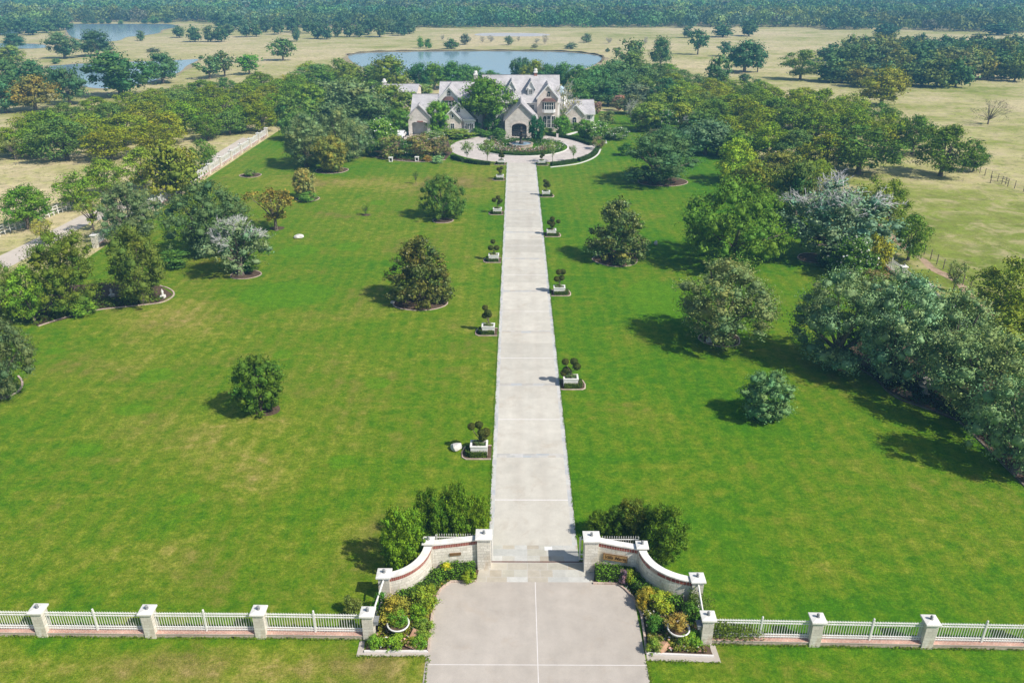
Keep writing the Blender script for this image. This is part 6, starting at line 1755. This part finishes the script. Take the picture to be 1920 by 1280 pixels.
for b_, x0, x1, st, hh in [(152, 1552, 1600, 22, 52), (160, 1612, 1690, 24, 50), (163, 1700, 1790, 30, 58), (149, 1800, 1925, 26, 52), (134, 1575, 1930, 27, 50), (118, 1560, 1930, 26, 46), (106, 1590, 1930, 26, 40), (97, 1640, 1930, 27, 34)]:
    px = x0
    while px <= x1:
        wood.append((px + rnd.uniform(-6, 6), b_ + rnd.uniform(-4, 4), rnd.uniform(44, 64) * (hh / 50), b_ - hh * rnd.uniform(.72, 1.05))); px += st
for px, b_, w_, tp in wood:
    T('far', px, b_, w_, tp, 'close-standing tree of the wood in the right pasture', WD, rnd.choice([(.05, .09, .03), (.065, .10, .035), (.085, .11, .03), (.10, .105, .04), (.055, .09, .05), (.12, .12, .03)]), jit=.12)

# ------------------------------------------------------------------ the far forest: one mass of crowns
def forest():
    rng = np.random.default_rng(5)
    ex = [-700, -200, 0, 125, 134, 390, 402, 440, 560, 700, 786, 792, 1540, 1552, 1600, 1650, 1700, 1780, 1920, 2200, 2700]
    ey = [66, 66, 52, 50, 42, 42, 46, 46, 52, 54, 54, 52, 52, 56, 58, 52, 56, 60, 62, 66, 66]
    pts = []
    y = 430.0
    while y < 1020:
        hw = y * .86 + 20
        st = 8.8 if y < 700 else 9.6
        for x in np.arange(-hw, hw, st):
            X, Y = x + rng.uniform(-2.8, 2.8), y + rng.uniform(-2.8, 2.8)
            # pixel row of that ground point
            xr, yr = X * CY + Y * SY, -X * SY + Y * CY
            z = yr * CP + H * SP; v = FPX * (H * CP - yr * SP) / z; u = FPX * xr / z
            if 640 + v < np.interp(960 + u, ex, ey) + rng.normal(0, .6): pts.append((X, Y))
        y += st * .92
    pts = np.array(pts); n = len(pts)
    hgt = rng.normal(8.6, 1.9, n).clip(5, 13) + 1.2 * np.sin(pts[:, 0] / 60 + 1) * np.cos(pts[:, 1] / 75); wid = rng.normal(11.0, 2.3, n).clip(6, 16)
    K = np.where(pts[:, 1] < 640, 190, np.where(pts[:, 1] < 800, 110, 70))
    idx = np.repeat(np.arange(n), K); N_ = len(idx)
    d = rng.normal(size=(N_, 3)); d[:, 2] += .25; d = unit(d)
    lump = 1 + .16 * np.sin(d[:, 0] * 5 + idx) * np.cos(d[:, 1] * 4 + idx * 1.7) 
    rad = rng.uniform(.78, 1.05, N_) * lump
    P = np.stack([pts[idx, 0] + d[:, 0] * wid[idx] * .52 * rad, pts[idx, 1] + d[:, 1] * wid[idx] * .52 * rad, hgt[idx] * (.54 + .46 * d[:, 2] * rad)], 1)
    P[:, 2] = np.maximum(P[:, 2], .2)
    N3 = unit(d + rng.normal(size=d.shape) * .5)
    V, Fc = leaf_cards(rng, P, N3, 1.0, .8)
    sz = np.repeat(np.where(pts[idx, 1] < 640, 1.35, np.where(pts[idx, 1] < 800, 1.75, 2.3)), 4)
    Pr = np.repeat(P, 4, axis=0); V = Pr + (V - Pr) * sz[:, None]
    V[:, 2] = np.maximum(V[:, 2], .03)
    base = np.array([(.13, .24, .08), (.155, .26, .07), (.09, .19, .08), (.19, .27, .075), (.13, .22, .13)])
    c = base[rng.integers(0, 5, n)] * rng.uniform(.75, 1.3, (n, 1))
    reg = np.sin(pts[:, 0] / 41 + 2 * np.sin(pts[:, 1] / 63)) * np.sin(pts[:, 1] / 37 + pts[:, 0] / 90); c *= (1 + .28 * reg)[:, None]; c[:, 0] *= 1 + .25 * np.sin(pts[:, 0] / 70 + pts[:, 1] / 33)
    pale = rng.uniform(size=n) < .05; c[pale] = (.17, .18, .12)
    cl = c[idx] * rng.uniform(.55, 1.35, (N_, 1))
    Tn = np.repeat(np.concatenate([cl, np.ones((N_, 1))], 1), 4, axis=0)
    o = put(bpy.data.objects.new('far_forest', np_mesh('far_forest', V, Fc, M['leaf'], None, Tn))); o.color = (1, 1, 1, 1)
    return tag(o, 'blue-green forest filling the far distance', None, None, 'stuff')
forest()

# ------------------------------------------------------------------ pipe fence by the lane, field fence, field gate
pf = [gp(*p) for p in [(-40, 462), (0, 443), (40, 427), (75, 414), (110, 401), (140, 390), (165, 381)]]
r = empty('pipe_fence', (0, 0, 0)); tag(r, 'white three-rail pipe fence along the far side of the lane', 'fence')
pts = smooth_loop(pf, 4, False)
for z in (.45, .85, 1.25):
    MB().tube([(x, y, z) for x, y in pts], [.055] * len(pts), 5).build('rail', M['white'], r)
for x, y in pts:
    MB().tube([(x, y, 0), (x, y, 1.35)], [.075, .075], 6).build('post', M['white'], r)
def wirefence(pts, label, n, mat='bark'):
    r = empty('field_fence', (0, 0, 0)); tag(r, label, 'fence')
    P = smooth_loop([gp(*p) for p in pts], n, False)
    for i, (x, y) in enumerate(P):
        MB().tube([(x, y, 0), (x, y, 1.3)], [.06, .05], 5).build('post', M[mat], r)
    for z in (.4, .8, 1.2):
        MB().tube([(x, y, z) for x, y in P], [.012] * len(P), 3).build('wire', M['lead'], r)
wirefence([(1668, 425), (1720, 468), (1768, 505), (1818, 545), (1880, 600), (1940, 655)], 'thin post and wire fence beyond the dirt track', 4)
wirefence([(1830, 322), (1870, 340), (1930, 365)], 'thin field fence joined to the wooden gate at right', 4)
x, y = gp(1878, 345); x2, y2 = gp(1889, 350)
r = empty('field_gate', (0, 0, 0)); tag(r, 'small brown wooden gate in the right pasture', 'gate')
for (a, b_) in ((x, y), (x2, y2), (x - 1.6, y + .6)): MB().tube([(a, b_, 0), (a, b_, 1.3)], [.06, .05], 6).build('post', M['bark'], r)
for z in (.5, .9, 1.2): MB().tube([(x - 1.6, y + .6, z), (x, y, z), (x2, y2, z)], [.03, .03, .03], 5).build('rail', M['bark'], r)

# ------------------------------------------------------------------ camera, light, air
cam = bpy.data.cameras.new('camera'); co_ = put(bpy.data.objects.new('camera', cam))
co_.location = (0, 0, H); co_.rotation_euler = (math.pi / 2 - PITCH, 0, YAW)
cam.sensor_width = 36.0; cam.lens = 36.0 * FPX / 1920.0
cam.clip_start = .5; cam.clip_end = 8000
scene.camera = co_
SUN = (.60, -.347, .72)
sl = bpy.data.lights.new('sun', 'SUN'); sl.energy = 5.0; sl.angle = R(.55); sl.color = (1.0, .945, .86)
so = put(bpy.data.objects.new('sun', sl))
from mathutils import Vector
so.rotation_euler = Vector(SUN).to_track_quat('Z', 'Y').to_euler()
so.location = (60, -40, 90)
w = bpy.data.worlds.new('World'); scene.world = w; w.use_nodes = True
nt = w.node_tree; nt.nodes.clear()
sk = nt.nodes.new('ShaderNodeTexSky'); sk.sky_type = 'NISHITA'; sk.sun_disc = False
sk.sun_elevation = math.asin(.72); sk.sun_rotation = math.atan2(SUN[0], SUN[1])
sk.air_density = 1.2; sk.dust_density = 1.5; sk.ozone_density = 1.5
bg = nt.nodes.new('ShaderNodeBackground'); bg.inputs[1].default_value = .1
ow = nt.nodes.new('ShaderNodeOutputWorld')
nt.links.new(sk.outputs[0], bg.inputs[0]); nt.links.new(bg.outputs[0], ow.inputs[0])
HAZE = True
if HAZE:
    t = NT('haze_air')
    v = t.n('ShaderNodeVolumePrincipled')
    v.inputs['Color'].default_value = (.22, .60, 1.0, 1); v.inputs['Density'].default_value = .00048
    v.inputs['Anisotropy'].default_value = .0
    t.l(v.outputs[0], t.out.inputs['Volume'])
    g2 = G + 50
    hb = MB().bx(-g2, g2, -g2, g2, -1.0, 35.0).build('haze', t.mat); tag(hb, kind='stuff')
scene.view_settings.view_transform = 'Standard'; scene.view_settings.look = 'None'
scene.view_settings.exposure = .18; scene.view_settings.gamma = 1.0
scene.cycles.max_bounces = 6; scene.cycles.diffuse_bounces = 3; scene.cycles.transmission_bounces = 3; scene.cycles.volume_bounces = 0
scene.cycles.use_denoising = True
scene.render.film_transparent = False
